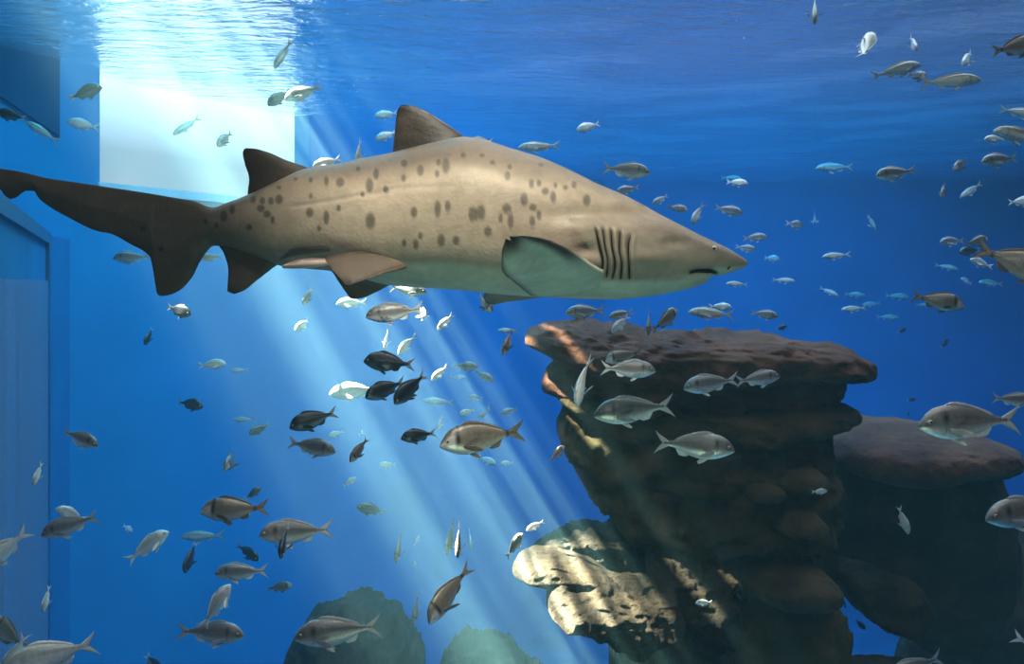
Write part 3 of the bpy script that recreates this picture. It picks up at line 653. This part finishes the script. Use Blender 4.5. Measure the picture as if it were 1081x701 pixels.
def fish_pigment(sp, s, zn, part, rnd=0):
    """skin colour by place on the fish: s along the body, zn from -1 (belly) to 1 (back)"""
    n = len(s); c = np.zeros((n, 3))
    def mixc(a, b, t): return np.array(a)[None]*(1-t)[:, None] + np.array(b)[None]*t[:, None]
    if part == 'body':
        if sp == 'G': c = mixc((.86,.87,.85), (.21,.20,.19), sstep(-.85, .05, zn)); c = c*(1-.22*(np.sin(zn*30)*.5+.5)*sstep(.2,.3,s))[:, None]
        if sp == 'B': c = mixc((.56,.53,.47), (.21,.175,.135), sstep(-.95, .0, zn))
        if sp == 'D': c = mixc((.13,.15,.17), (.022,.026,.034), sstep(-1.0, .3, zn))  # dark breams: shade of fish before the beam put into the skin colour
        if sp == 'P': c = mixc((.88,.90,.84), (.52,.56,.50), sstep(-.2, 1.0, zn))  # pale breams: silvery skin whitened, the glare of the beam painted in
        if sp == 'L': c = mixc((.85,.86,.78), (.30,.31,.24), sstep(-.2, .7, zn)); c = c*(1-.2*(np.sin(zn*24)*.5+.5))[:, None]
        dk = np.zeros(n)
        if sp in 'GP':
            k = 1.0 if sp == 'G' else 0.4
            dk = np.maximum(dk, k*.96*np.exp(-(((s-.235)/.027)**2 + ((zn-.34)/.34)**2)))          # gill cover blotch
            dk = np.maximum(dk, k*.72*np.exp(-(((s-.085)/.036)**2 + ((zn-.22)/.45)**2)))
            dk = np.maximum(dk, k*.5*np.exp(-(((s-.205-.03*np.cos(zn*1.5))/.007)**2))*(np.abs(zn) < .8))
        if sp == 'B':
            dk = np.maximum(dk, .95*np.exp(-(((s-.205-.02*zn)/.022)**2))*sstep(-.5, .0, zn)); dk = np.maximum(dk, .95*np.exp(-(((s-.795)/.026)**2)))
            face = (1-sstep(.15, .19, s))*(1-sstep(.35, .7, zn)); c = c*(1-face[:, None]) + np.array((.60,.55,.53))[None]*face[:, None]
        if sp == 'L': dk = np.maximum(dk, .5*np.exp(-(((s-.2)/.012)**2))*(np.abs(zn) < .7))
        c = c*(1-dk)[:, None] + np.array((.012,.010,.009))[None]*dk[:, None]
        lat = np.exp(-((zn-.28-.25*(1-s))/.05)**2)*sstep(.25, .3, s); c = c*(1-.28*lat)[:, None]
    else:
        base = {'G': (.36,.37,.37), 'B': (.13,.10,.08), 'D': (.03,.035,.04), 'P': (.80,.84,.78), 'L': (.46,.46,.40)}[sp]
        if part == 'tail':
            base = {'G': (.50,.51,.50), 'B': (.28,.21,.15), 'D': (.48,.48,.45), 'P': (.88,.9,.85), 'L': (.55,.55,.48)}[sp]
            edge = sstep(.75, 1.0, zn); c = mixc(base, tuple(q*.35 for q in base), edge)
        elif part in ('pelvic', 'anal') and sp in 'GPL': c = np.tile(np.array((.72,.74,.72)), (n, 1))
        else: c = np.tile(np.array(base), (n, 1))
    return c
M_fish = bsdf_mat('silvery_fish_skin', (0, 0, 0), 0.27, 0.9, metal=0.2, vcol=True, nscale=26, nmix=0.22, bump=0.12, bscale=75)
M_fin = bsdf_mat('fish_fin', (0, 0, 0), 0.45, 0.4, vcol=True, nscale=14, nmix=0.2)

PROTO = {}
def fish_parts(sp, bend):
    """geometry of one kind of fish, unit length, snout at +x: list of (part, verts, faces, colours, material, parent)"""
    q_ = SP[sp]; hs, wsc = q_['hs'], q_['ws']
    top = [(a, b*hs) for a, b in f_top]; bot = [(a, b*hs) for a, b in f_bot]; hw = [(a, b*wsc) for a, b in f_hw]
    if sp == 'B': top = [(a, b*(0.9 if a < .1 else 1.0)) for a, b in top]
    n, m_ = 44, 28
    s = np.linspace(0, 1, n)**1.35*.87; T, B, W = interp(s, top), interp(s, bot), interp(s, hw)
    def bendy(v):
        v = np.array(v, float); t = np.clip(.22 - v[:, 0], 0, None); v[:, 1] += bend*.42*t*t*1.6; return v
    out_ = []
    v, f = loft(.5 - s, T, B, W, m=m_, e=2.0, split=.47)
    ss = .5 - v[:, 0]; tt, bb = interp(ss, top), interp(ss, bot); zn = (v[:, 2]-(tt+bb)/2)/np.maximum((tt-bb)/2, 1e-4)
    out_.append(['body', bendy(v), f, fish_pigment(sp, ss, zn, 'body'), 0, None])
    def fin(name, lead, trail, thick, part, n=10, m=7, tip_dark=None):
        v, f, t, c = fin_geo([Vector(p) for p in lead], [Vector(p) for p in trail], n, m, thick, 0.8, .3)
        out_.append([name, bendy(v), f, fish_pigment(sp, t, c if part != 'tail' else c, part), 1, None])
        return out_[-1]
    tz = interp([.84], top)[0]
    tl = {'G': 1, 'B': .95, 'D': .95, 'P': .95, 'L': .85}[sp]
    a = fin_geo([Vector((-.32,0,tz)), Vector((-.38,0,tz+.035*tl)), Vector((-.45,0,.11*tl)), Vector((-.50,0,.152*tl))], [Vector((-.32,0,-.004)), Vector((-.395,0,-.003)), Vector((-.425,0,.030)), Vector((-.465,0,.085*tl)), Vector((-.499,0,.150*tl))], 14, 8, .014, .5, .2)
    b = fin_geo([Vector((-.32,0,-tz)), Vector((-.38,0,-tz-.035*tl)), Vector((-.45,0,-.11*tl)), Vector((-.50,0,-.152*tl))], [Vector((-.32,0,.004)), Vector((-.395,0,.003)), Vector((-.425,0,-.030)), Vector((-.465,0,-.085*tl)), Vector((-.499,0,-.150*tl))], 14, 8, .014, .5, .2)
    v, f = join(a, b); cc = np.r_[a[3], b[3]]; tt_ = np.r_[a[2], b[2]]
    out_.append(['tail_fin', bendy(v), f, fish_pigment(sp, tt_, cc, 'tail'), 1, None])
    # dorsal: spiny front, soft rear; one long fin along the back
    sd_ = np.linspace(.26, .74, 16); zt = interp(sd_, top)
    hgt = interp(sd_, [(.26,.004),(.31,.022),(.38,.030),(.50,.026),(.60,.023),(.68,.022),(.74,.003)])*(1.0 if sp != 'L' else .8)
    hgt = hgt*(1+.06*np.where(np.arange(16) % 2 == 0, 1, -1))
    V2, F2, k = [], [], 16
    for y0, yt in ((.010, .0018), (-.010, -.0018)):
        for i in range(16): V2.append((.5-sd_[i], y0, zt[i]-.012))
        for i in range(16): V2.append((.5-sd_[i]-.012, yt, zt[i]+hgt[i]))
    for i in range(15):
        F2 += [(i, i+1, k+i+1, k+i), (2*k+i, 3*k+i, 3*k+i+1, 2*k+i+1), (k+i, k+i+1, 3*k+i+1, 3*k+i), (i, 2*k+i, 2*k+i+1, i+1)]
    F2 += [(0, k, 3*k, 2*k), (k-1, 3*k-1, 4*k-1, 2*k-1)]
    out_.append(['dorsal_fin', bendy(V2), F2, fish_pigment(sp, np.zeros(len(V2)), np.zeros(len(V2)), 'dorsal'), 1, None])
    zb_ = lambda x: interp([x], bot)[0]
    fin('anal_fin', [(.5-.55,0,zb_(.55)+.012), (.5-.60,0,zb_(.58)-.030), (.5-.645,0,zb_(.62)-.042)], [(.5-.73,0,zb_(.73)+.010), (.5-.715,0,zb_(.70)-.016), (.5-.68,0,zb_(.62)-.036)], .010, 'anal')
    for sg in (1, -1):
        fin('pelvic_fin', [(.5-.31,sg*.018,zb_(.31)+.015), (.5-.37,sg*.034,zb_(.35)-.030), (.5-.43,sg*.046,zb_(.4)-.058)], [(.5-.37,sg*.016,zb_(.36)+.010), (.5-.42,sg*.030,zb_(.42)-.012), (.5-.45,sg*.044,zb_(.4)-.050)], .008, 'pelvic')
        w = interp([.27], hw)[0]
        fin('pectoral_fin', [(.5-.255,sg*(w*.96),-.028*hs), (.5-.33,sg*(w+.040),-.030*hs), (.5-.42,sg*(w+.100),-.062*hs), (.5-.450,sg*(w+.128),-.090*hs)],
            [(.5-.262,sg*(w*.94),-.066*hs), (.5-.32,sg*(w+.028),-.085*hs), (.5-.39,sg*(w+.084),-.100*hs), (.5-.445,sg*(w+.126),-.096*hs)], .006, 'pectoral')
        ez, es = (.040 if sp != 'L' else .016)*1.0, .088
        wz = interp([es], hw)[0]; T_, B_ = interp([es], top)[0], interp([es], bot)[0]; zc = B_+(T_-B_)*.47; zn_ = (ez-zc)/(T_-zc); y_ = wz*math.sqrt(max(0, 1-zn_*zn_))
        r = .021 if sp != 'L' else .017
        v, f = ball_geo((.5-es, sg*(y_-r*.45), ez), r, 8, 12); c = np.tile(np.array((.55,.52,.42)), (len(v), 1))
        out_.append(['eye', np.array(v), f, c, 1, None]); ei = len(out_)-1
        v, f = ball_geo((.5-es+.001, sg*(y_-r*.45+r*.42), ez), r*.68, 8, 12); c = np.tile(np.array((.006,.006,.008)), (len(v), 1))
        out_.append(['pupil', np.array(v), f, c, 2, ei])
    return out_
def fish_meshes(sp, bend, whole):
    key = (sp, bend, whole)
    if key in PROTO: return PROTO[key]
    parts = fish_parts(sp, bend); mats = [M_fish, M_fin, M_eye]; nm = SP[sp]['name']
    if whole:
        V_, F_, C_, I_ = [], [], [], []
        for p in parts:
            k = len(V_); V_ += [tuple(q) for q in p[1]]; F_ += [tuple(i+k for i in q) for q in p[2]]; C_ += [tuple(q) for q in p[3]]; I_ += [p[4]]*len(p[2])
        o = mesh_obj(nm, V_, F_, mats, midx=I_, colors=C_); res = [(nm, o.data, None)]; bpy.data.objects.remove(o)
    else:
        res = []
        for p in parts:
            o = mesh_obj(p[0], p[1], p[2], mats[p[4]], colors=p[3]); o.data.name = p[0]; res.append((p[0], o.data, p[5])); bpy.data.objects.remove(o)
    PROTO[key] = res
    return res
GROUPS = {'G': 'silver sea breams of the school', 'B': 'breams with dark bands in the school', 'D': 'dark breams of the school', 'P': 'pale breams of the school', 'L': 'slender fish of the school'}
FIRST = {}
def copy_tree(src):
    r = src.copy(); COL.objects.link(r); mp = {src.name: r}
    for ch in src.children_recursive:
        c = ch.copy(); COL.objects.link(c); c.parent = mp[ch.parent.name]; mp[ch.name] = c
    return r
def fish_place(px, py, Lpx, sp, d):
    L = SP[sp]['L']
    if Lpx < 20: L *= .72
    elif Lpx < 32: L *= .86
    if not d:
        d = F*L/Lpx
        if Lpx >= 32: d = min(d, 10.0)
        if 540 < px < 912 and py > 344: d = min(d, 4.45)
        if px > 860 and py > 450: d = min(d, 5.6)
        if px < 105 and py > 235: d = min(d, 4.2)
        if 295 < px < 450 and py > 630: d = min(d, 7)
    if py < 300: d = min(d, (SURF-.20)*F/(300-py+Lpx*.25))
    while (px-CX)/F*d < wall_x(d) + .45 + .5*L and d > 3: d *= .97
    d = min(d, 15.0)
    return d, Lpx*d/F
def fish(px, py, Lpx, yaw, pitch, sp, bend, d, label, roll=0):
    d, L = fish_place(px, py, Lpx, sp, d)
    whole = Lpx < 23
    key = (sp, bend, whole)
    if key not in FIRST:
        ms = fish_meshes(sp, bend, whole); nm = SP[sp]['name']
        r = bpy.data.objects.new(nm, ms[0][1]); COL.objects.link(r); obs = [r]
        for name, me, par in ms[1:]:
            c = bpy.data.objects.new(name, me); COL.objects.link(c); c.parent = r if par is None else obs[par]; obs.append(c)
        FIRST[key] = r
    else: r = copy_tree(FIRST[key])
    Mx = Matrix.Translation(P(px, py, d)) @ Matrix.Rotation(R(yaw), 4, 'Z') @ Matrix.Rotation(R(-pitch), 4, 'Y') @ Matrix.Rotation(R(roll), 4, 'X') @ Matrix.Scale(L, 4)
    r.matrix_world = Mx
    tag(r, label, 'fish', GROUPS[sp])
    return r
FISH = [
# --- around the daylight window
(90,98,36,10,22,'D',0,0,'dusky bream swimming nose up beside the upper corner of the bright window'),
(88,132,33,192,10,'P',.3,0,'grey bream close under the dusky one beside the bright window edge'),
(12,122,31,185,12,'D',0,0,'dark bream at the picture edge under the dark corner beam'),
(44,139,38,188,32,'L',-.4,0,'slender pale fish angled nose up just behind the dark bream at the edge'),
(197,133,34,190,-36,'L',0,0,'small slender fish diving across the bright window'),
(237,147,30,250,-38,'B',0,0,'bream seen head-on in front of the bright window above the tail'),
(298,58,36,215,-62,'L',.5,0,'slender fish diving steeply beside the window glitter'),
(295,103,30,200,-38,'D',0,0,'small dark fish diving through the bright glitter by the window'),
(320,98,42,187,-22,'G',0,0,'greyish bream angled down at the end of the window glitter'),
(408,121,25,185,-10,'P',.3,0,'whitish fish just ahead of the first dorsal fin tip, upper of two'),
(408,143,26,195,-25,'P',-.3,0,'whitish fish touching the first dorsal fin edge, lower of two'),
(379,160,30,262,-70,'P',0,4.5,'thin pale fish seen end-on rising behind the back between both dorsal fins'),
(345,172,32,190,-20,'P',0,4.6,'pale fish mostly hidden behind the back near the rear dorsal fin'),
(508,149,26,178,0,'P',0,4.6,'whitish fish peeping over the back behind the first dorsal fin'),
# --- upper middle and upper corner
(621,134,27,192,-18,'P',0,0,'bright white deep bream alone in open water above the shark'),
(569,155,45,184,-3,'L',.3,0,'slender greenish fish skimming just above the shark back'),
(661,180,50,-10,-8,'G',0,0,'silver bream with dark gill mark above the head of the shark'),
(860,10,44,250,-58,'L',0,0,'slender fish diving in from the top edge of the picture'),
(915,50,50,60,52,'P',.6,0,'pale fish seen from below with spread fins near the top',75),
(964,46,28,265,-50,'P',0,0,'small pale fish seen end-on above the olive pair near the surface'),
(947,74,56,8,14,'L',.3,0,'olive fish swimming towards the slim silvery one near the surface'),
(968,80,30,285,-20,'B',0,5.4,'small pinkish bream facing the viewer between two near-surface fish'),
(1003,86,64,-4,2,'L',0,0,'slim silvery fish lying level under the surface reflections'),
(1021,62,32,225,-38,'P',0,0,'faint pale fish diving just above the slim silvery one'),
(1072,50,56,8,10,'B',0,0,'maroon bream cut by the picture edge near the surface'),
(1078,119,46,-8,-12,'L',0,0,'grey fish with raised tail cut by the picture edge'),
(1080,144,70,188,8,'L',0,0,'bright silvery fish entering from the picture edge nose first'),
(1050,147,24,186,-4,'P',0,7,'small fish shadowed behind the bright silvery one at the edge'),
(1014,174,32,218,-25,'B',0,0,'tan bream diving near the slim blue-white fish'),
(1055,169,42,188,-8,'G',0,0,'silver bream under the fish that enter at the picture edge'),
(945,183,44,186,-9,'G',.2,0,'silver bream with dark eye alone below the near-surface group'),
(996,200,28,235,-40,'B',0,0,'small tan bream diving below the other tan one'),
(1025,201,32,194,-32,'L',0,0,'slim blue-white fish angled down beside the small tan bream'),
(1078,213,30,5,3,'P',0,9,'faint purplish fish cut by the picture edge'),
(881,177,42,184,-3,'L',0,12,'faint long pale fish high in the open blue water'),
(840,237,26,40,-6,'G',.5,10,'mottled silver bream turning, larger of two in open water'),
(860,231,20,70,-50,'P',0,11,'small fish end-on beside the mottled turning bream'),
(920,235,22,40,-45,'P',0,12,'small pale fish diving alone in the open blue'),
(882,270,30,186,-6,'L',.5,9.5,'slim fish with a curved back in the middle of the open blue'),
(815,273,20,20,-5,'P',0,13,'faint greenish fish ahead of the two off the snout'),
(827,296,24,-8,-4,'L',0,11,'faint greenish fish straight ahead of the snout'),
(875,308,22,-25,-25,'L',0,12,'faint greenish fish tilting down under the curved-back one'),
(902,311,23,0,-4,'L',0,14,'very faint green fish above the pale slim pair'),
(920,321,20,180,-6,'L',0,14,'dim green fish touching the pale slim fish'),
(901,326,27,182,-5,'L',.2,10,'pale slim fish under the dim green ones'),
(1005,255,28,186,-4,'G',0,9,'silvery bream following two olive ones near the big tail'),
(1031,255,30,15,10,'B',0,8.3,'olive deep bream beside the white-edged tail at the picture edge'),
(1024,265,26,190,-8,'D',0,8.8,'dusky bream under the olive deep one'),
(1035,278,26,190,18,'P',.4,8,'bright white little fish below the olive pair'),
(1076,278,92,-20,-22,'B',0,0,'large maroon bream with white-edged tail leaving at the picture edge'),
(990,318,55,-8,-13,'B',0,0,'deep grey-brown bream with dark tail root in the open blue'),
(999,282,24,-15,-12,'L',0,13,'dim fish above the deep grey-brown bream'),
(1046,299,28,185,4,'L',0,13,'hazy green fish below the large maroon tail'),
(1020,297,16,200,20,'P',0,12,'tiny pale fish between the hazy green one and the grey-brown bream'),
(947,313,27,0,-4,'L',0,14.5,'hazy green shape just behind the grey-brown bream'),
(937,335,25,0,-2,'L',0,14.5,'hazy green shape lowest of the faint ones in the open blue'),
(975,322,18,0,0,'L',0,14.5,'hazy fish almost hidden behind the grey-brown bream'),
(952,349,12,20,20,'D',0,11,'tiny dark fish under the grey-brown bream tail'),
(997,363,15,30,32,'D',0,11,'tiny dark fish in the blue below the grey-brown bream'),
(807,332,29,-8,-10,'G',0,8,'silver bream above the blunt end of the top rock slab'),
(825,346,14,20,10,'D',0,8.5,'tiny dusky fish just over the top rock slab'),
(901,436,14,0,5,'D',0,10,'tiny dark fish over the gap between the two rock groups'),
(962,422,11,10,0,'D',0,11,'tiny dark fish above the cap slab of the outcrop'),
(959,436,10,60,-50,'D',0,12,'faintest tiny fish behind the head of the big silver bream'),
(865,519,17,0,2,'P',0,5.2,'little greenish disc of a fish against the dark rock'),
# --- around the snout
(663,200,25,184,-12,'G',0,7.5,'hazy bream half hidden behind the shark neck'),
(697,211,20,190,-30,'G',0,9,'dim bream tilting down over the shark head'),
(715,220,23,-10,-12,'B',0,8.5,'dim brown bream above the shark brow'),
(736,226,27,215,-60,'P',.4,0,'slim pale fish diving straight down above the shark eye'),
(769,222,30,-10,-14,'G',0,8.3,'silver bream ahead of the diving pale fish'),
(797,251,26,-5,3,'G',0,9.3,'silver-grey bream ahead of the snout tip, upper of a pair'),
(787,262,22,-15,-10,'G',0,10,'silver-grey bream close over the snout tip, lower of a pair'),
(778,193,23,-8,-6,'P',0,9,'small pale bream high above the snout'),
(772,188,22,0,-2,'L',0,13,'hazy slim shape over the small pale bream'),
(778,300,24,184,2,'L',0,9,'greyish fish just under the mouth of the shark'),
(760,324,24,-12,-2,'P',0,8,'greenish bream riding above the long brown fish'),
(751,331,50,184,4,'L',0,7.2,'long slim brown fish over the top rock slab'),
(618,329,42,186,-4,'G',0,6.6,'silver bream under the shark throat facing the light shafts'),
(656,332,28,190,-14,'G',0,7.0,'small silver bream with raised tail under the throat'),
(655,342,28,205,-40,'P',0,5.1,'bright white fish diving onto the top rock slab'),
(622,344,28,-10,4,'G',0,8.3,'hazy grey bream under the throat, half behind the rock slab'),
(703,338,42,40,30,'B',.3,5.1,'dusky brown bream rising off the top rock slab'),
(685,340,32,255,-62,'B',0,5.1,'grey fish seen end-on with tail up over the top rock slab'),
# --- under the tail and belly
(139,272,38,186,-3,'G',0,7.6,'silver-blue bream below the tail of the shark'),
(223,272,24,182,-6,'G',0,7.0,'bluish fish framed between tail and anal fin'),
(189,328,34,-25,-14,'D',0,5,'dark bream below the lower tail lobe'),
(157,355,22,255,-55,'D',0,8.5,'dim fish seen end-on below the dark bream by the blue wall'),
(325,313,22,235,-55,'D',0,6.0,'small green-black fish diving under the vent'),
(320,343,26,240,-22,'P',-.5,5.6,'pale speckled fish facing the viewer high in the light shafts'),
(371,320,32,190,-3,'P',0,6.5,'glaring white fish behind the pelvic fin tip'),
(417,330,62,186,-8,'G',0,3.9,'large blue-grey bream leading under the belly'),
(446,331,34,285,-6,'P',0,6.2,'white fish seen head-on behind the tail of the blue-grey bream'),
(431,306,40,-8,-8,'G',0,5.6,'silver fish brushing the belly of the shark'),
(470,340,24,205,-46,'P',.3,6.3,'slim white fish diving alone past the edge of the light'),
(511,320,34,310,-32,'B',.4,5.2,'black and white bream turning below the pectoral fin'),
(536,361,34,240,-52,'B',0,5.8,'brown bream diving in front of the rock slab tip'),
(536,349,22,184,0,'L',0,9,'hazy grey fish crossing above the diving brown bream'),
(224,385,29,4,4,'P',0,6.6,'round pale green bream with white tail by the light shafts'),
(253,391,20,182,-4,'L',0,10,'hazy fish next to the round pale green bream'),
(201,427,32,-18,-8,'D',0,0,'dark bream below the round pale green one'),
(85,463,46,-14,-18,'G',0,0,'grey bream in front of the dim viewing pane'),
(40,500,26,260,-60,'P',0,0,'small pale fish seen end-on before the viewing pane'),
(245,485,42,265,-20,'B',-.5,0,'reddish bream swimming at the viewer with fins spread'),
(274,453,24,215,-22,'D',0,0,'small dusky bream beside the reddish one'),
(258,443,24,180,0,'L',0,11,'hazy green shape above the reddish bream'),
(411,383,54,184,4,'D',.2,3.7,'dark blue bream with white tail, topmost of the dark trio'),
(408,358,24,265,-50,'P',0,5.8,'black and white fish end-on over the dark trio'),
(428,364,30,240,-38,'P',.6,5.9,'white fish with outstretched fin over the dark trio'),
(374,413,52,190,-6,'P',0,5.6,'large glowing pale fish in the middle of the light shafts'),
(407,411,48,212,-18,'D',0,3.7,'dark deep bream in front of the glowing pale fish'),
(433,410,50,222,-36,'D',0,3.6,'dark bream diving at the end of the dark trio'),
(464,394,24,205,-42,'P',.3,6.2,'white fish nosing down level with the dark trio'),
(491,387,28,-4,-2,'G',0,7.4,'grey-green bream, first of a pair in the blue beyond the shafts'),
(511,397,24,-20,-25,'G',0,7.4,'grey bream following below the grey-green one'),
(483,398,18,0,0,'L',0,12,'faint shape under the grey-green bream'),
(502,420,18,200,10,'G',0,12,'faint fish below the grey pair beyond the shafts'),
(331,443,52,194,-18,'D',.3,3.8,'blue-grey bream with white tail nosing down in the shafts'),
(329,472,54,-10,-10,'G',0,3.9,'striped silver bream under the nosing down one'),
(379,475,34,235,-40,'B',0,3.9,'bream facing the viewer beside the striped silver one'),
(442,460,38,192,-8,'D',0,3.8,'deep dusky bream ahead of the big brown one'),
(509,462,92,196,-8,'B',.2,0,'big brown bream with forked tail in the middle of the picture'),
(493,435,18,192,-18,'P',.4,7,'white sliver of a fish above the big brown bream'),
(465,446,16,240,-60,'P',0,7,'tiny white fish over the deep dusky bream'),
(510,438,12,200,-30,'B',0,7,'tiny orange-brown fish over the big brown bream'),
(516,430,13,265,-70,'P',0,7,'tiny upright fish over the tail of the big brown bream'),
(355,458,18,190,-20,'P',0,9,'pale green disc of a fish behind the striped silver bream'),
(382,458,16,100,10,'P',0,9,'pale green blur above the bream facing the viewer'),
(409,491,19,182,-4,'P',0,8,'small bright green fish below the bream facing the viewer'),
(369,509,17,20,30,'P',0,8,'small green fish lowest of the bright green ones'),
(514,486,22,-20,-20,'P',0,10,'dim green fish below the belly of the big brown bream'),
(463,424,34,184,4,'L',0,11,'long hazy green shape behind the dark trio'),
(538,434,20,200,-14,'G',0,10,'dim grey fish by the lit tip of the rock stack'),
(535,489,14,190,-5,'P',0,9,'tiny fish under the forked tail of the big brown bream'),
# --- before the rock stack
(613,402,58,250,-64,'P',.5,0,'pale fish seen from above diving along the rock edge'),
(659,376,42,188,-14,'B',0,4.8,'dusky bream with black-tipped tail half hidden by a silver one'),
(663,390,58,-4,-3,'G',0,4.2,'silver bream covering the dusky one before the rock stack'),
(669,433,86,187,-7,'G',.15,0,'large grey bream facing the shafts in the middle of the rock stack'),
(750,405,60,188,-9,'G',.2,0,'silver bream whose tail meets another before the third rock slab'),
(800,400,48,4,6,'G',0,0,'silver bream swimming towards the rounded slab end'),
(733,471,84,-7,-5,'G',0,0,'large silver bream with white pelvic fin, lowest before the rock stack'),
(588,479,24,30,38,'B',0,5.2,'dim fish tail up against the algae edge of the rock'),
# --- open blue and outcrop
(1022,446,112,187,-3,'G',.15,0,'largest silver bream, with black gill blotch over the outcrop'),
(1070,422,44,-6,-5,'G',0,4.4,'grey bream behind the tail of the largest silver one'),
(1084,540,96,188,-8,'G',0,0,'grey bream head entering beside the outcrop at the picture edge'),
(953,549,30,300,-62,'P',.3,0,'small fish diving before the dark outcrop'),
(965,706,70,190,-18,'G',0,0,'bream head rising from the bottom edge before the blue gap'),
(1098,684,60,-10,-22,'P',0,0,'fish of which only the tail shows at the lower corner'),
(892,637,11,250,-50,'D',0,8,'tiny dark fish in the blue gap, upper of two'),
(908,659,14,-30,-45,'D',0,8,'tiny dark fish in the blue gap, lower of two'),
# --- lower left
(74,555,60,190,-18,'G',0,0,'silver-green bream in front of the pane, above the bottom corner group'),
(75,543,34,215,30,'P',0,4.55,'pale fish showing behind the silver-green bream'),
(2,582,66,205,-38,'P',0,0,'white-tailed fish diving out at the picture edge'),
(6,668,54,230,50,'B',.4,0,'dark reddish fish rising at the bottom corner of the picture'),
(16,690,44,215,-62,'P',0,0,'tail of a pale fish under the dark reddish one'),
(55,692,94,193,-14,'P',.15,0,'large pale bream at the bottom with raised forked tail'),
(49,632,28,260,-70,'P',0,0,'thin pale fish end-on above the large pale bream'),
(135,558,17,70,-40,'P',0,0,'small hazy fish over the open blue floor'),
(156,577,50,20,34,'P',0,0,'greenish silver bream swimming up alone in open blue'),
(214,566,46,184,-2,'L',0,11.5,'hazy green fish below the brown banded bream'),
(201,588,34,250,-58,'D',0,0,'dark fish seen end-on under the hazy green one'),
(262,583,32,-30,-24,'D',-.3,0,'small dark fish with white tail above the blue-grey bream'),
(255,604,56,184,-2,'G',0,0,'blue-grey bream below the small dark fish'),
(229,640,50,35,56,'P',.3,3.6,'pale fish climbing above the back of the dark-headed bream'),
(223,668,72,-4,-4,'G',-.2,0,'dark-headed bream with white tail tips near the bottom'),
(161,702,34,60,-62,'D',0,0,'tail tip of a dark fish at the bottom edge'),
(248,538,72,184,-3,'B',0,0,'brown bream with black neck band swimming alone'),
(313,562,78,184,-4,'G',0,0,'silver-blue bream behind the small dark head-on fish'),
(299,571,42,275,-40,'D',.3,2.9,'dark fish head-on crossing the silver-blue bream'),
(392,538,32,200,14,'D',0,0,'navy deep bream alone in the dim lower shafts'),
(421,577,36,262,-52,'B',0,0,'brown fish facing the viewer with spread side fins'),
(295,620,28,4,6,'B',0,0,'little grey-brown bream under the silver-blue one'),
(357,667,92,186,-6,'G',0,0,'large blue-silver bream before the hazy rock mound'),
(439,642,34,258,-66,'B',0,0,'thin dark fish end-on beside the diving banded bream'),
(473,626,74,228,-42,'B',.3,0,'big banded bream diving with white face and black neck band'),
(476,566,40,250,-62,'B',0,0,'brown fish end-on, first of a tight pair in the shafts'),
(484,570,38,268,-58,'B',0,4.4,'brown fish end-on, second of a tight pair in the shafts'),
(496,569,24,280,-60,'P',0,0,'small dark-eyed fish next to the tight brown pair'),
(438,597,13,120,40,'P',0,8,'pale green speck of a fish under the brown one with spread fins'),
(440,571,13,60,40,'P',0,8,'green speck of a fish beside the spread side fins'),
(543,576,32,40,44,'B',0,4.6,'olive fish slanting up at the tip of the sunlit boulder'),
(565,555,21,195,-26,'P',.3,5.1,'bright white fish above the sunlit boulder tip'),
(743,636,18,180,-5,'P',.3,4.7,'small white fish glowing beside the brown boulder'),
(267,521,20,30,30,'D',0,7,'small dark fish just over the tail of the brown banded bream'),
]
for row in FISH: fish(*row)
